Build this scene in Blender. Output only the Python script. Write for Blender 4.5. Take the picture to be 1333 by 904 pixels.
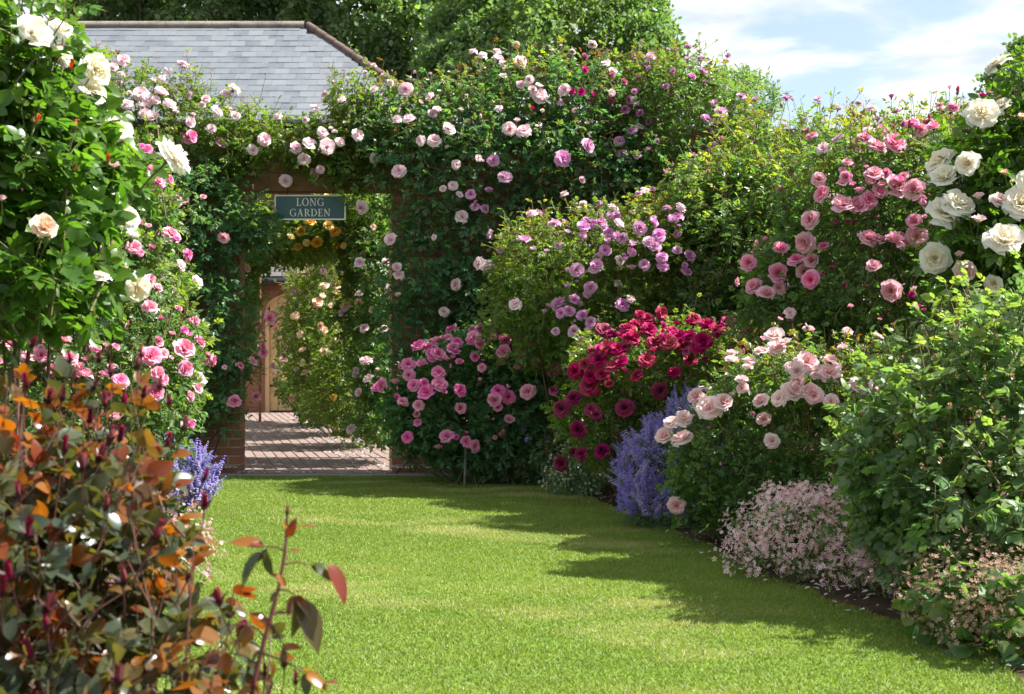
import bpy, math, random
import numpy as np
from mathutils import Matrix, Vector

for o in list(bpy.data.objects): bpy.data.objects.remove(o)
R = np.random.default_rng(7)
random.seed(7)
C = bpy.context.scene.collection
scene = bpy.context.scene

# ------------------------------------------------------------------ camera
CAM_H = 1.1
FPX, CX, CY = 1851.0, 666.5, 452.0          # lens in photograph pixels, used to read distances off the photo
cam = bpy.data.cameras.new('camera'); camo = bpy.data.objects.new('camera', cam); C.objects.link(camo)
camo.location = (0, 0, CAM_H); camo.rotation_euler = (math.radians(90), 0, 0)
cam.lens = 50; cam.sensor_width = 36; cam.clip_start = 0.05; cam.clip_end = 2000
cam.dof.use_dof = True; cam.dof.focus_distance = 8.6; cam.dof.aperture_fstop = 7.1
scene.camera = camo

# ------------------------------------------------------------------ light
SUN_EL, SUN_AZ = 49.0, 90.0                  # degrees above the horizon; degrees from +Y towards +X
scene.view_settings.view_transform = 'Standard'; scene.view_settings.look = 'None'
scene.view_settings.exposure = 2.7; scene.view_settings.gamma = 1.0
scene.view_settings.use_curve_mapping = False
world = bpy.data.worlds.new('World'); scene.world = world; world.use_nodes = True
wn = world.node_tree; wn.nodes.clear()
def N(nt, t, **kw):
    n = nt.nodes.new(t)
    for k, v in kw.items(): setattr(n, k, v)
    return n
def LK(nt, a, b): nt.links.new(a, b)
def math_node(nt, op, a, b=None, c=None, clamp=False):
    n = nt.nodes.new('ShaderNodeMath'); n.operation = op; n.use_clamp = clamp
    for i, v in enumerate((a, b, c)):
        if v is None: continue
        if isinstance(v, (int, float)): n.inputs[i].default_value = v
        else: nt.links.new(v, n.inputs[i])
    return n.outputs[0]
def mixc(nt, f, a, b, blend='MIX'):
    n = nt.nodes.new('ShaderNodeMix'); n.data_type = 'RGBA'; n.blend_type = blend
    for i, v in ((0, f), (6, a), (7, b)):
        if isinstance(v, (int, float)): n.inputs[i].default_value = v
        elif isinstance(v, tuple): n.inputs[i].default_value = (*v[:3], 1)
        else: nt.links.new(v, n.inputs[i])
    return n.outputs[2]
sky = N(wn, 'ShaderNodeTexSky'); sky.sky_type = 'NISHITA'; sky.sun_disc = False
sky.sun_elevation = math.radians(SUN_EL); sky.sun_rotation = math.radians(SUN_AZ)
sky.air_density = 1.0; sky.dust_density = 1.0; sky.ozone_density = 1.2
tc = N(wn, 'ShaderNodeTexCoord'); sep = N(wn, 'ShaderNodeSeparateXYZ'); LK(wn, tc.outputs['Generated'], sep.inputs[0])
# clouds: a noise layer on a plane high above the whole place, so they stretch towards the horizon
zz = math_node(wn, 'ADD', math_node(wn, 'MAXIMUM', sep.outputs[2], 0.0), 0.10)
cx_ = math_node(wn, 'DIVIDE', sep.outputs[0], zz); cy_ = math_node(wn, 'DIVIDE', sep.outputs[1], zz)
comb = N(wn, 'ShaderNodeCombineXYZ'); LK(wn, cx_, comb.inputs[0]); LK(wn, cy_, comb.inputs[1])
nz = N(wn, 'ShaderNodeTexNoise'); nz.inputs['Scale'].default_value = 2.1; nz.inputs['Detail'].default_value = 9
nz.inputs['Roughness'].default_value = 0.58; nz.inputs['Distortion'].default_value = 0.35; LK(wn, comb.outputs[0], nz.inputs['Vector'])
cr = N(wn, 'ShaderNodeMapRange'); cr.interpolation_type = 'SMOOTHSTEP'
cr.inputs[1].default_value = 0.36; cr.inputs[2].default_value = 0.57; LK(wn, nz.outputs[0], cr.inputs[0])
veil = mixc(wn, 1.0, mixc(wn, 0.5, sky.outputs[0], (1.6, 1.75, 1.95)), (0.37, 0.37, 0.355), 'MULTIPLY')   # thin high cloud over the whole sky
nz2 = N(wn, 'ShaderNodeTexNoise'); nz2.inputs['Scale'].default_value = 3.6; nz2.inputs['Detail'].default_value = 6; LK(wn, comb.outputs[0], nz2.inputs['Vector'])
cr2 = N(wn, 'ShaderNodeMapRange'); cr2.inputs[1].default_value = 0.36; cr2.inputs[2].default_value = 0.62; LK(wn, nz2.outputs[0], cr2.inputs[0])
skyc = mixc(wn, cr.outputs[0], veil, mixc(wn, cr2.outputs[0], (0.98, 1.06, 1.14), (1.62, 1.62, 1.62)))     # clouds: grey-blue undersides to white
bg = N(wn, 'ShaderNodeBackground'); bg.inputs[1].default_value = 0.13; LK(wn, skyc, bg.inputs[0])
wo = N(wn, 'ShaderNodeOutputWorld'); LK(wn, bg.outputs[0], wo.inputs[0])
sun = bpy.data.lights.new('sun', 'SUN'); sun.energy = 2.2; sun.angle = math.radians(0.5); sun.color = (1, 0.965, 0.90)
suno = bpy.data.objects.new('sun', sun); C.objects.link(suno)
_el, _az = math.radians(SUN_EL), math.radians(SUN_AZ)
SUNDIR = np.array([math.sin(_az)*math.cos(_el), math.cos(_az)*math.cos(_el), math.sin(_el)])
suno.rotation_euler = Vector((-SUNDIR[0], -SUNDIR[1], -SUNDIR[2])).to_track_quat('-Z', 'Y').to_euler()
suno.location = (20, 4, 20)
scene.cycles.max_bounces = 8; scene.cycles.diffuse_bounces = 5; scene.cycles.transmission_bounces = 5
scene.cycles.transparent_max_bounces = 4; scene.cycles.glossy_bounces = 2
scene.cycles.caustics_reflective = False; scene.cycles.caustics_refractive = False

# ------------------------------------------------------------------ helpers
def W(px, py, d):
    return np.array([(px-CX)/FPX*d, d, CAM_H+(CY-py)/FPX*d])
def unit(a):
    return a/np.maximum(np.linalg.norm(a, axis=-1, keepdims=True), 1e-9)
class Geo:
    """collects triangles and quads with two per-vertex values: rnd (colour variety) and young (fresh growth)"""
    def __init__(s): s.v = []; s.t = []; s.q = []; s.r = []; s.y = []; s.tm = []; s.qm = []; s.n = 0
    def add(s, v, tris=None, quads=None, rnd=0.5, young=0.0, mi=0):
        v = np.asarray(v, float); n = len(v); s.v.append(v)
        s.r.append(np.broadcast_to(np.asarray(rnd, float), (n,))); s.y.append(np.broadcast_to(np.asarray(young, float), (n,)))
        if tris is not None and len(tris):
            t = np.asarray(tris, int)+s.n; s.t.append(t); s.tm.append(np.full(len(t), mi))
        if quads is not None and len(quads):
            q = np.asarray(quads, int)+s.n; s.q.append(q); s.qm.append(np.full(len(q), mi))
        s.n += n
    def box(s, c, size, rot=None, rnd=0.5, mi=0, young=0.0):
        h = np.array(size)/2.
        v = np.array([[x, y, z] for x in (-1, 1) for y in (-1, 1) for z in (-1, 1)])*h
        if rot is not None: v = v@np.array(rot).T
        s.add(v+np.array(c), quads=[[0, 1, 3, 2], [4, 6, 7, 5], [0, 4, 5, 1], [2, 3, 7, 6], [0, 2, 6, 4], [1, 5, 7, 3]], rnd=rnd, mi=mi, young=young)
    def tube(s, pts, rad, sides=5, rnd=0.5, young=0.0, mi=0):
        pts = np.asarray(pts, float); n = len(pts); rad = np.broadcast_to(np.asarray(rad, float), (n,))
        d = unit(np.gradient(pts, axis=0)); ref = np.array([0.31, 0.17, 0.93]) if abs(d[0][2]) < 0.9 else np.array([1., 0.1, 0])
        a = unit(np.cross(d, ref)); b = np.cross(d, a); th = np.arange(sides)*2*math.pi/sides
        v = pts[:, None]+rad[:, None, None]*(a[:, None]*np.cos(th)[None, :, None]+b[:, None]*np.sin(th)[None, :, None])
        i = np.arange(n-1)[:, None]*sides; j = np.arange(sides)[None, :]; k = (j+1) % sides
        q = np.stack([i+j, i+k, i+sides+k, i+sides+j], -1).reshape(-1, 4)
        s.add(v.reshape(-1, 3), quads=q, rnd=rnd, young=young, mi=mi)
    def mesh(s, name, mats, smooth=False, offset=None):
        me = bpy.data.meshes.new(name)
        V = np.concatenate(s.v) if s.v else np.zeros((0, 3))
        if offset is not None: V = V-np.asarray(offset)
        T = np.concatenate(s.t) if s.t else np.zeros((0, 3), int); Q = np.concatenate(s.q) if s.q else np.zeros((0, 4), int)
        me.vertices.add(len(V)); me.vertices.foreach_set('co', V.astype(np.float32).ravel())
        nl = T.size+Q.size; me.loops.add(nl); me.loops.foreach_set('vertex_index', np.concatenate([T.ravel(), Q.ravel()]).astype(np.int32))
        tot = np.concatenate([np.full(len(T), 3), np.full(len(Q), 4)]).astype(np.int32)
        me.polygons.add(len(tot)); st = np.concatenate([[0], np.cumsum(tot)[:-1]]).astype(np.int32) if len(tot) else np.zeros(0, np.int32)
        me.polygons.foreach_set('loop_start', st)
        mi = np.concatenate([np.concatenate(s.tm) if s.tm else np.zeros(0), np.concatenate(s.qm) if s.qm else np.zeros(0)]).astype(np.int32)
        me.polygons.foreach_set('material_index', mi)
        me.polygons.foreach_set('use_smooth', np.full(len(tot), bool(smooth)))
        for nm, arr in (('rnd', s.r), ('young', s.y)):
            at = me.attributes.new(nm, 'FLOAT', 'POINT'); at.data.foreach_set('value', np.concatenate(arr).astype(np.float32) if arr else np.zeros(0, np.float32))
        for m in (mats if isinstance(mats, (list, tuple)) else [mats]): me.materials.append(m)
        me.update(calc_edges=True); me.validate()
        return me
def link(name, me, parent=None, mtx=None, kind=None, rnd=None, young=None):
    o = bpy.data.objects.new(name, me); C.objects.link(o)
    if parent is not None: o.parent = parent
    if mtx is not None: o.matrix_basis = mtx
    if kind: o['kind'] = kind
    if rnd is not None: o['rnd'] = float(rnd)
    if young is not None: o['young'] = float(young)
    return o
def thing(name, label, cat, loc=(0, 0, 0), group=None):
    o = bpy.data.objects.new(name, None); C.objects.link(o); o.location = [float(a) for a in loc]
    o.empty_display_size = 0.1; o['label'] = label; o['category'] = cat
    if group: o['group'] = group
    return o
def tag(o, label, cat, group=None):
    o['label'] = label; o['category'] = cat
    if group: o['group'] = group
    return o
def frame_mtx(p, X, Y, Z, s):
    return Matrix(((X[0]*s, Y[0]*s, Z[0]*s, p[0]), (X[1]*s, Y[1]*s, Z[1]*s, p[1]), (X[2]*s, Y[2]*s, Z[2]*s, p[2]), (0, 0, 0, 1)))
class Waves:
    def __init__(s, seed, lo=0.25, hi=0.9, n=7):
        r = np.random.default_rng(seed); d = unit(r.normal(size=(n, 3))); lam = r.uniform(lo, hi, n)
        s.k = d*(2*math.pi/lam)[:, None]; s.ph = r.uniform(0, 6.28, n); s.n = n
    def __call__(s, p): return np.sin(p@s.k.T+s.ph).sum(-1)/math.sqrt(s.n/2)/1.6

# ------------------------------------------------------------------ materials
MATS = {}
def new_mat(name):
    m = bpy.data.materials.new(name); m.use_nodes = True; nt = m.node_tree; nt.nodes.clear()
    out = N(nt, 'ShaderNodeOutputMaterial'); return m, nt, out
def attr(nt, nm):
    a = N(nt, 'ShaderNodeAttribute'); a.attribute_type = 'GEOMETRY'; a.attribute_name = nm
    b = N(nt, 'ShaderNodeAttribute'); b.attribute_type = 'OBJECT'; b.attribute_name = nm
    return math_node(nt, 'ADD', a.outputs['Fac'], b.outputs['Fac'], clamp=True)
def princ(nt, col, rough=0.6, spec=0.5):
    p = N(nt, 'ShaderNodeBsdfPrincipled'); p.inputs['Roughness'].default_value = rough; p.inputs['Specular IOR Level'].default_value = spec
    if isinstance(col, tuple): p.inputs['Base Color'].default_value = (*col, 1)
    else: LK(nt, col, p.inputs['Base Color'])
    return p
def leaf_mat(name, a, b, young, tr=(1.55, 1.75, 0.6), trf=0.52, rough=0.38, young2=None, spec=0.5, sharp=None):
    m, nt, out = new_mat(name)
    r = attr(nt, 'rnd'); y = attr(nt, 'young')
    if sharp:                                               # young leaves turn all at once on this plant
        ms = N(nt, 'ShaderNodeMapRange'); ms.inputs[1].default_value, ms.inputs[2].default_value = sharp; LK(nt, y, ms.inputs[0]); y = ms.outputs[0]
    yc = young if young2 is None else mixc(nt, math_node(nt, 'FRACT', math_node(nt, 'MULTIPLY', r, 7.3)), young, young2)
    col = mixc(nt, y, mixc(nt, r, a, b), yc)
    tx = N(nt, 'ShaderNodeTexCoord'); nz = N(nt, 'ShaderNodeTexNoise'); nz.inputs['Scale'].default_value = 60; LK(nt, tx.outputs['Object'], nz.inputs['Vector'])
    mr = N(nt, 'ShaderNodeMapRange'); mr.inputs[3].default_value = 0.8; mr.inputs[4].default_value = 1.2; LK(nt, nz.outputs[0], mr.inputs[0])
    col = mixc(nt, 1.0, col, mr.outputs[0], 'MULTIPLY')
    p = princ(nt, col, rough, spec); t = N(nt, 'ShaderNodeBsdfTranslucent')
    LK(nt, mixc(nt, 1.0, col, tr, 'MULTIPLY'), t.inputs[0])
    mx = N(nt, 'ShaderNodeMixShader'); mx.inputs[0].default_value = trf; LK(nt, p.outputs[0], mx.inputs[1]); LK(nt, t.outputs[0], mx.inputs[2])
    LK(nt, mx.outputs[0], out.inputs[0]); MATS[name] = m; return m
def petal_mat(name, outer, inner, trf=0.34, var=0.16):
    m, nt, out = new_mat(name)
    r = attr(nt, 'young')                                   # 0 at the outer petals, 1 in the heart
    oi = N(nt, 'ShaderNodeObjectInfo')
    col = mixc(nt, r, outer, inner)
    hs = N(nt, 'ShaderNodeHueSaturation'); LK(nt, col, hs.inputs['Color'])
    LK(nt, math_node(nt, 'MULTIPLY_ADD', oi.outputs['Random'], 0.03, 0.485), hs.inputs['Hue'])
    LK(nt, math_node(nt, 'MULTIPLY_ADD', oi.outputs['Random'], -3*var, 1+1.5*var), hs.inputs['Saturation'])
    LK(nt, math_node(nt, 'MULTIPLY_ADD', math_node(nt, 'FRACT', math_node(nt, 'MULTIPLY', oi.outputs['Random'], 13.7)), var, 1-var/2), hs.inputs['Value'])
    p = princ(nt, hs.outputs[0], 0.62, 0.25); t = N(nt, 'ShaderNodeBsdfTranslucent'); LK(nt, hs.outputs[0], t.inputs[0])
    mx = N(nt, 'ShaderNodeMixShader'); mx.inputs[0].default_value = trf; LK(nt, p.outputs[0], mx.inputs[1]); LK(nt, t.outputs[0], mx.inputs[2])
    LK(nt, mx.outputs[0], out.inputs[0]); MATS[name] = m; return m
def solid_mat(name, a, b, scale=8, rough=0.8, bump=0.0, spec=0.3, bscale=None, rvar=None):
    m, nt, out = new_mat(name)
    tx = N(nt, 'ShaderNodeTexCoord'); nz = N(nt, 'ShaderNodeTexNoise'); nz.inputs['Scale'].default_value = scale; nz.inputs['Detail'].default_value = 6
    geo_ = N(nt, 'ShaderNodeNewGeometry'); LK(nt, geo_.outputs['Position'], nz.inputs['Vector'])
    mr = N(nt, 'ShaderNodeMapRange'); mr.inputs[1].default_value = 0.3; mr.inputs[2].default_value = 0.7; LK(nt, nz.outputs[0], mr.inputs[0])
    col = mixc(nt, mr.outputs[0], a, b)
    if rvar is not None: col = mixc(nt, math_node(nt, 'MULTIPLY', attr(nt, 'rnd'), 0.75), col, rvar)
    p = princ(nt, col, rough, spec)
    if bump:
        n2 = N(nt, 'ShaderNodeTexNoise'); n2.inputs['Scale'].default_value = bscale or scale*4; n2.inputs['Detail'].default_value = 5; LK(nt, geo_.outputs['Position'], n2.inputs['Vector'])
        bp = N(nt, 'ShaderNodeBump'); bp.inputs['Strength'].default_value = bump; bp.inputs['Distance'].default_value = 0.01
        LK(nt, n2.outputs[0], bp.inputs['Height']); LK(nt, bp.outputs[0], p.inputs['Normal'])
    LK(nt, p.outputs[0], out.inputs[0]); MATS[name] = m; return m

# foliage colours
leaf_mat('rose_leaf_deep', (0.072, 0.160, 0.056), (0.130, 0.225, 0.068), (0.26, 0.31, 0.05), young2=(0.20, 0.075, 0.03))
leaf_mat('rose_leaf_wall', (0.058, 0.165, 0.082), (0.105, 0.225, 0.100), (0.24, 0.31, 0.05), young2=(0.17, 0.06, 0.03))
leaf_mat('rose_leaf_fresh', (0.090, 0.175, 0.038), (0.160, 0.240, 0.050), (0.32, 0.37, 0.07), young2=(0.24, 0.11, 0.035))
leaf_mat('rose_leaf_soft', (0.066, 0.145, 0.055), (0.120, 0.205, 0.068), (0.32, 0.34, 0.06))
leaf_mat('rose_leaf_bright', (0.055, 0.135, 0.024), (0.095, 0.185, 0.032), (0.20, 0.26, 0.03), rough=0.33)
leaf_mat('rose_leaf_dull', (0.090, 0.175, 0.085), (0.155, 0.240, 0.110), (0.30, 0.32, 0.07))
leaf_mat('copper_leaf', (0.040, 0.070, 0.048), (0.095, 0.100, 0.040), (0.15, 0.022, 0.018), tr=(1.9, 1.45, 0.35), trf=0.45, rough=0.26, young2=(0.27, 0.115, 0.016), sharp=(0.16, 0.55))
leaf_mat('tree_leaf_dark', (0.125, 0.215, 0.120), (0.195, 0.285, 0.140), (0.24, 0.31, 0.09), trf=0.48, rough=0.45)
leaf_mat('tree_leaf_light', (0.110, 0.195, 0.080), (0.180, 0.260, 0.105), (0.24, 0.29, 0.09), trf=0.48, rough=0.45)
leaf_mat('cool_leaf', (0.105, 0.190, 0.115), (0.165, 0.250, 0.145), (0.18, 0.22, 0.08))
leaf_mat('grass', (0.132, 0.205, 0.034), (0.210, 0.275, 0.054), (0.40, 0.37, 0.19), tr=(1.3, 1.4, 0.5), trf=0.4, rough=0.5, spec=0.3)
leaf_mat('stem_green', (0.07, 0.11, 0.03), (0.11, 0.10, 0.035), (0.16, 0.05, 0.03), trf=0.0, rough=0.5)
leaf_mat('stem_brown', (0.06, 0.035, 0.02), (0.11, 0.065, 0.035), (0.085, 0.013, 0.016), trf=0.0, rough=0.6)
leaf_mat('sepal', (0.07, 0.11, 0.03), (0.12, 0.13, 0.04), (0.2, 0.09, 0.04), trf=0.15)
leaf_mat('copper_sepal', (0.045, 0.016, 0.022), (0.07, 0.025, 0.03), (0.15, 0.03, 0.03), trf=0.05)
# petals
petal_mat('white_petal', (0.86, 0.85, 0.80), (0.88, 0.78, 0.52), var=0.05, trf=.46)
petal_mat('blush_petal', (0.84, 0.66, 0.66), (0.85, 0.50, 0.50))
petal_mat('pale_petal', (0.85, 0.72, 0.74), (0.83, 0.56, 0.61))
petal_mat('pink_petal', (0.78, 0.42, 0.54), (0.76, 0.20, 0.30))
petal_mat('rosepink_petal', (0.80, 0.33, 0.53), (0.74, 0.17, 0.36))
petal_mat('lilac_petal', (0.70, 0.44, 0.62), (0.66, 0.26, 0.50))
petal_mat('mauve_petal', (0.58, 0.30, 0.52), (0.50, 0.14, 0.34))
petal_mat('magenta_petal', (0.52, 0.035, 0.20), (0.44, 0.015, 0.13))
petal_mat('crimson_petal', (0.42, 0.010, 0.095), (0.30, 0.005, 0.050), trf=0.25, var=0.08)
petal_mat('plum_petal', (0.26, 0.014, 0.085), (0.16, 0.007, 0.05), trf=0.2, var=0.06)
petal_mat('peach_petal', (0.84, 0.60, 0.46), (0.82, 0.40, 0.22))
petal_mat('salmon_petal', (0.74, 0.16, 0.07), (0.74, 0.16, 0.07))
petal_mat('yellow_petal', (0.84, 0.66, 0.24), (0.82, 0.48, 0.06))
petal_mat('apricot_petal', (0.85, 0.67, 0.52), (0.84, 0.56, 0.38))
petal_mat('ochre_petal', (0.55, 0.36, 0.20), (0.50, 0.26, 0.16))
petal_mat('darkbud_petal', (0.20, 0.015, 0.04), (0.16, 0.012, 0.03))
petal_mat('violet_petal', (0.27, 0.22, 0.54), (0.46, 0.39, 0.70), var=0.2)
petal_mat('dianthus_petal', (0.86, 0.62, 0.66), (0.62, 0.24, 0.27))
petal_mat('cream_speck', (0.76, 0.78, 0.52), (0.7, 0.7, 0.5))
petal_mat('seed_petal', (0.54, 0.42, 0.32), (0.46, 0.28, 0.22))
# hard surfaces
solid_mat('brick', (0.25, 0.095, 0.050), (0.34, 0.155, 0.085), 14, 0.88, 0.6, 0.2, 60, rvar=(0.20, 0.105, 0.075))
solid_mat('mortar', (0.26, 0.22, 0.17), (0.34, 0.29, 0.23), 20, 0.95, 0.5, 0.1)
solid_mat('paver', (0.19, 0.125, 0.105), (0.26, 0.18, 0.152), 10, 0.8, 0.5, 0.3, 50, rvar=(0.22, 0.18, 0.165))
solid_mat('path_sand', (0.16, 0.12, 0.085), (0.24, 0.19, 0.14), 30, 0.95, 0.4, 0.1)
solid_mat('slate', (0.088, 0.102, 0.122), (0.142, 0.156, 0.176), 2.5, 0.62, 0.3, 0.35, 30, rvar=(0.175, 0.188, 0.206))
solid_mat('shaded_slate', (0.085, 0.072, 0.075), (0.14, 0.122, 0.122), 4, 0.75, 0.3, 0.2, 30, rvar=(0.11, 0.095, 0.095))  # brownish grey outbuilding slate, darkened to carry tree shade in its colour
solid_mat('slate_under', (0.05, 0.055, 0.06), (0.07, 0.07, 0.08), 6, 0.8)
solid_mat('ridge', (0.13, 0.115, 0.10), (0.24, 0.215, 0.18), 5, 0.85, 0.5, 0.2, 25)
solid_mat('hip_tile', (0.10, 0.068, 0.060), (0.15, 0.105, 0.09), 8, 0.8, 0.4, 0.2, 30)
solid_mat('oak', (0.56, 0.36, 0.17), (0.66, 0.45, 0.23), 6, 0.6, 0.3, 0.3, 40, rvar=(0.58, 0.40, 0.21))
solid_mat('timber', (0.16, 0.085, 0.045), (0.25, 0.14, 0.075), 6, 0.8, 0.4, 0.2, 40)
solid_mat('gutter', (0.012, 0.012, 0.014), (0.02, 0.02, 0.022), 6, 0.35, 0, 0.5)
solid_mat('sign_board', (0.012, 0.072, 0.078), (0.018, 0.088, 0.092), 5, 0.42, 0.0, 0.5)
solid_mat('sign_green', (0.010, 0.050, 0.032), (0.014, 0.062, 0.040), 5, 0.42, 0.0, 0.5)
solid_mat('sign_trim', (0.74, 0.73, 0.66), (0.82, 0.81, 0.74), 30, 0.6)
solid_mat('soil', (0.035, 0.022, 0.015), (0.085, 0.056, 0.038), 9, 0.95, 0.9, 0.1, 35)
solid_mat('turf', (0.095, 0.165, 0.024), (0.150, 0.220, 0.036), 5, 0.95, 0.6, 0.1, 80)
solid_mat('edging', (0.17, 0.175, 0.18), (0.25, 0.25, 0.25), 12, 0.85, 0.4, 0.2, 50)
solid_mat('stake', (0.10, 0.10, 0.09), (0.16, 0.15, 0.13), 20, 0.8)
solid_mat('bark', (0.075, 0.055, 0.04), (0.14, 0.105, 0.08), 6, 0.9, 0.8, 0.1, 20)
solid_mat('litter', (0.46, 0.40, 0.40), (0.62, 0.56, 0.58), 40, 0.8, rvar=(0.30, 0.20, 0.14))

# ------------------------------------------------------------------ plant templates
def leaflet_tpl(hi):
    if not hi:
        v = np.array([[0, 0, 0], [.25, .28, .055], [.24, .66, .03], [0, 1, -.10], [-.24, .66, .03], [-.25, .28, .055]])
        return v, np.array([[0, 1, 2], [0, 2, 3], [0, 3, 4], [0, 4, 5]])
    ys = np.array([.08, .26, .50, .74, .90]); hw = np.array([.15, .27, .30, .22, .11]); v = [[0, 0, 0]]
    for y, h in zip(ys, hw):
        dr = -.13*y*y
        v += [[h, y-.02, dr+.065*h/.3], [0, y, dr], [-h, y-.02, dr+.065*h/.3]]
    v.append([0, 1, -.15]); t = [[0, 1, 2], [0, 2, 3]]
    for i in range(4):
        a = 1+3*i; b = a+3
        t += [[a, b, b+1], [a, b+1, a+1], [a+1, b+1, b+2], [a+1, b+2, a+2]]
    a = 13; t += [[a, 16, a+1], [a+1, 16, a+2]]
    return np.array(v, float), np.array(t)
def compound_tpl(hi, seed, kinds=5, wide=1.0):
    r = np.random.default_rng(seed); lv, lt = leaflet_tpl(hi); V = []; T = []; n = 0
    spec = [(.58, 0, .46), (.55, 56, .39), (.53, -56, .39), (.28, 66, .33), (.30, -66, .33)]
    if kinds == 3: spec = [(.42, 0, .58), (.36, 58, .46), (.34, -58, .46)]
    if kinds == 7: spec = spec+[(.10, 72, .25), (.09, -72, .25)]
    if kinds == 1: spec = [(0.05, 0, .95)]
    for y0, an, ln in spec:
        an = math.radians(an+r.normal()*9); ln *= r.uniform(.85, 1.12); roll = r.normal()*.35+(0.25 if an > 0.1 else -0.25 if an < -0.1 else 0)
        p = lv*np.array([ln*wide*1.12, ln, ln])
        c, s = math.cos(roll), math.sin(roll); p = np.stack([p[:, 0]*c+p[:, 2]*s, p[:, 1], -p[:, 0]*s+p[:, 2]*c], -1)
        c, s = math.cos(an), math.sin(an); p = np.stack([p[:, 0]*c+p[:, 1]*s, -p[:, 0]*s+p[:, 1]*c, p[:, 2]], -1)
        p[:, 1] += y0; V.append(p); T.append(lt+n); n += len(p)
    if kinds > 1:
        V.append(np.array([[-.012, -.12, 0], [.012, -.12, 0], [0, .6, 0.003]])); T.append(np.array([[0, 1, 2]])+n); n += 3
    V = np.concatenate(V); V[:, 2] -= .16*V[:, 1]**2*np.sign(V[:, 1])
    return V, np.concatenate(T)
TPL = {}
for hi in (0, 1):
    TPL['5', hi] = [compound_tpl(hi, 10+i, 5) for i in range(6)]
    TPL['3', hi] = [compound_tpl(hi, 30+i, 3) for i in range(6)]
    TPL['7', hi] = [compound_tpl(hi, 50+i, 7) for i in range(6)]
    TPL['1', hi] = [compound_tpl(hi, 60+i, 1, .72) for i in range(4)]
    TPL['round', hi] = [compound_tpl(hi, 70+i, 1, 2.2) for i in range(4)]
def clump_tpl(seed, n=13, narrow=1.0):
    r = np.random.default_rng(seed); lv, lt = leaflet_tpl(0); V = []; T = []
    for i in range(n):
        a = unit(r.normal(size=3)); b = unit(np.cross(a, r.normal(size=3))); c = np.cross(b, a); ln = r.uniform(.22, .42)
        p = lv*np.array([ln*1.25*narrow, ln, ln]); p = p[:, :1]*b+p[:, 1:2]*a+p[:, 2:]*c
        V.append(p+unit(r.normal(size=3))*r.uniform(.05, .6)); T.append(lt+6*i)
    return np.concatenate(V), np.concatenate(T)
TPL['clump', 0] = [clump_tpl(80+i) for i in range(8)]
TPL['needle', 0] = [clump_tpl(90+i, 16, 0.45) for i in range(6)]

def bake(geo, tpls, P, X, Y, Z, S, idx, rnd, young):
    for k, (v, t) in enumerate(tpls):
        m = np.where(idx == k)[0]
        if not len(m): continue
        V = P[m][:, None]+S[m][:, None, None]*(v[None, :, 0:1]*X[m][:, None]+v[None, :, 1:2]*Y[m][:, None]+v[None, :, 2:3]*Z[m][:, None])
        T = (t[None]+(np.arange(len(m))*len(v))[:, None, None]).reshape(-1, 3)
        geo.add(V.reshape(-1, 3), tris=T, rnd=np.repeat(rnd[m], len(v)), young=np.repeat(young[m], len(v)))

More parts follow.
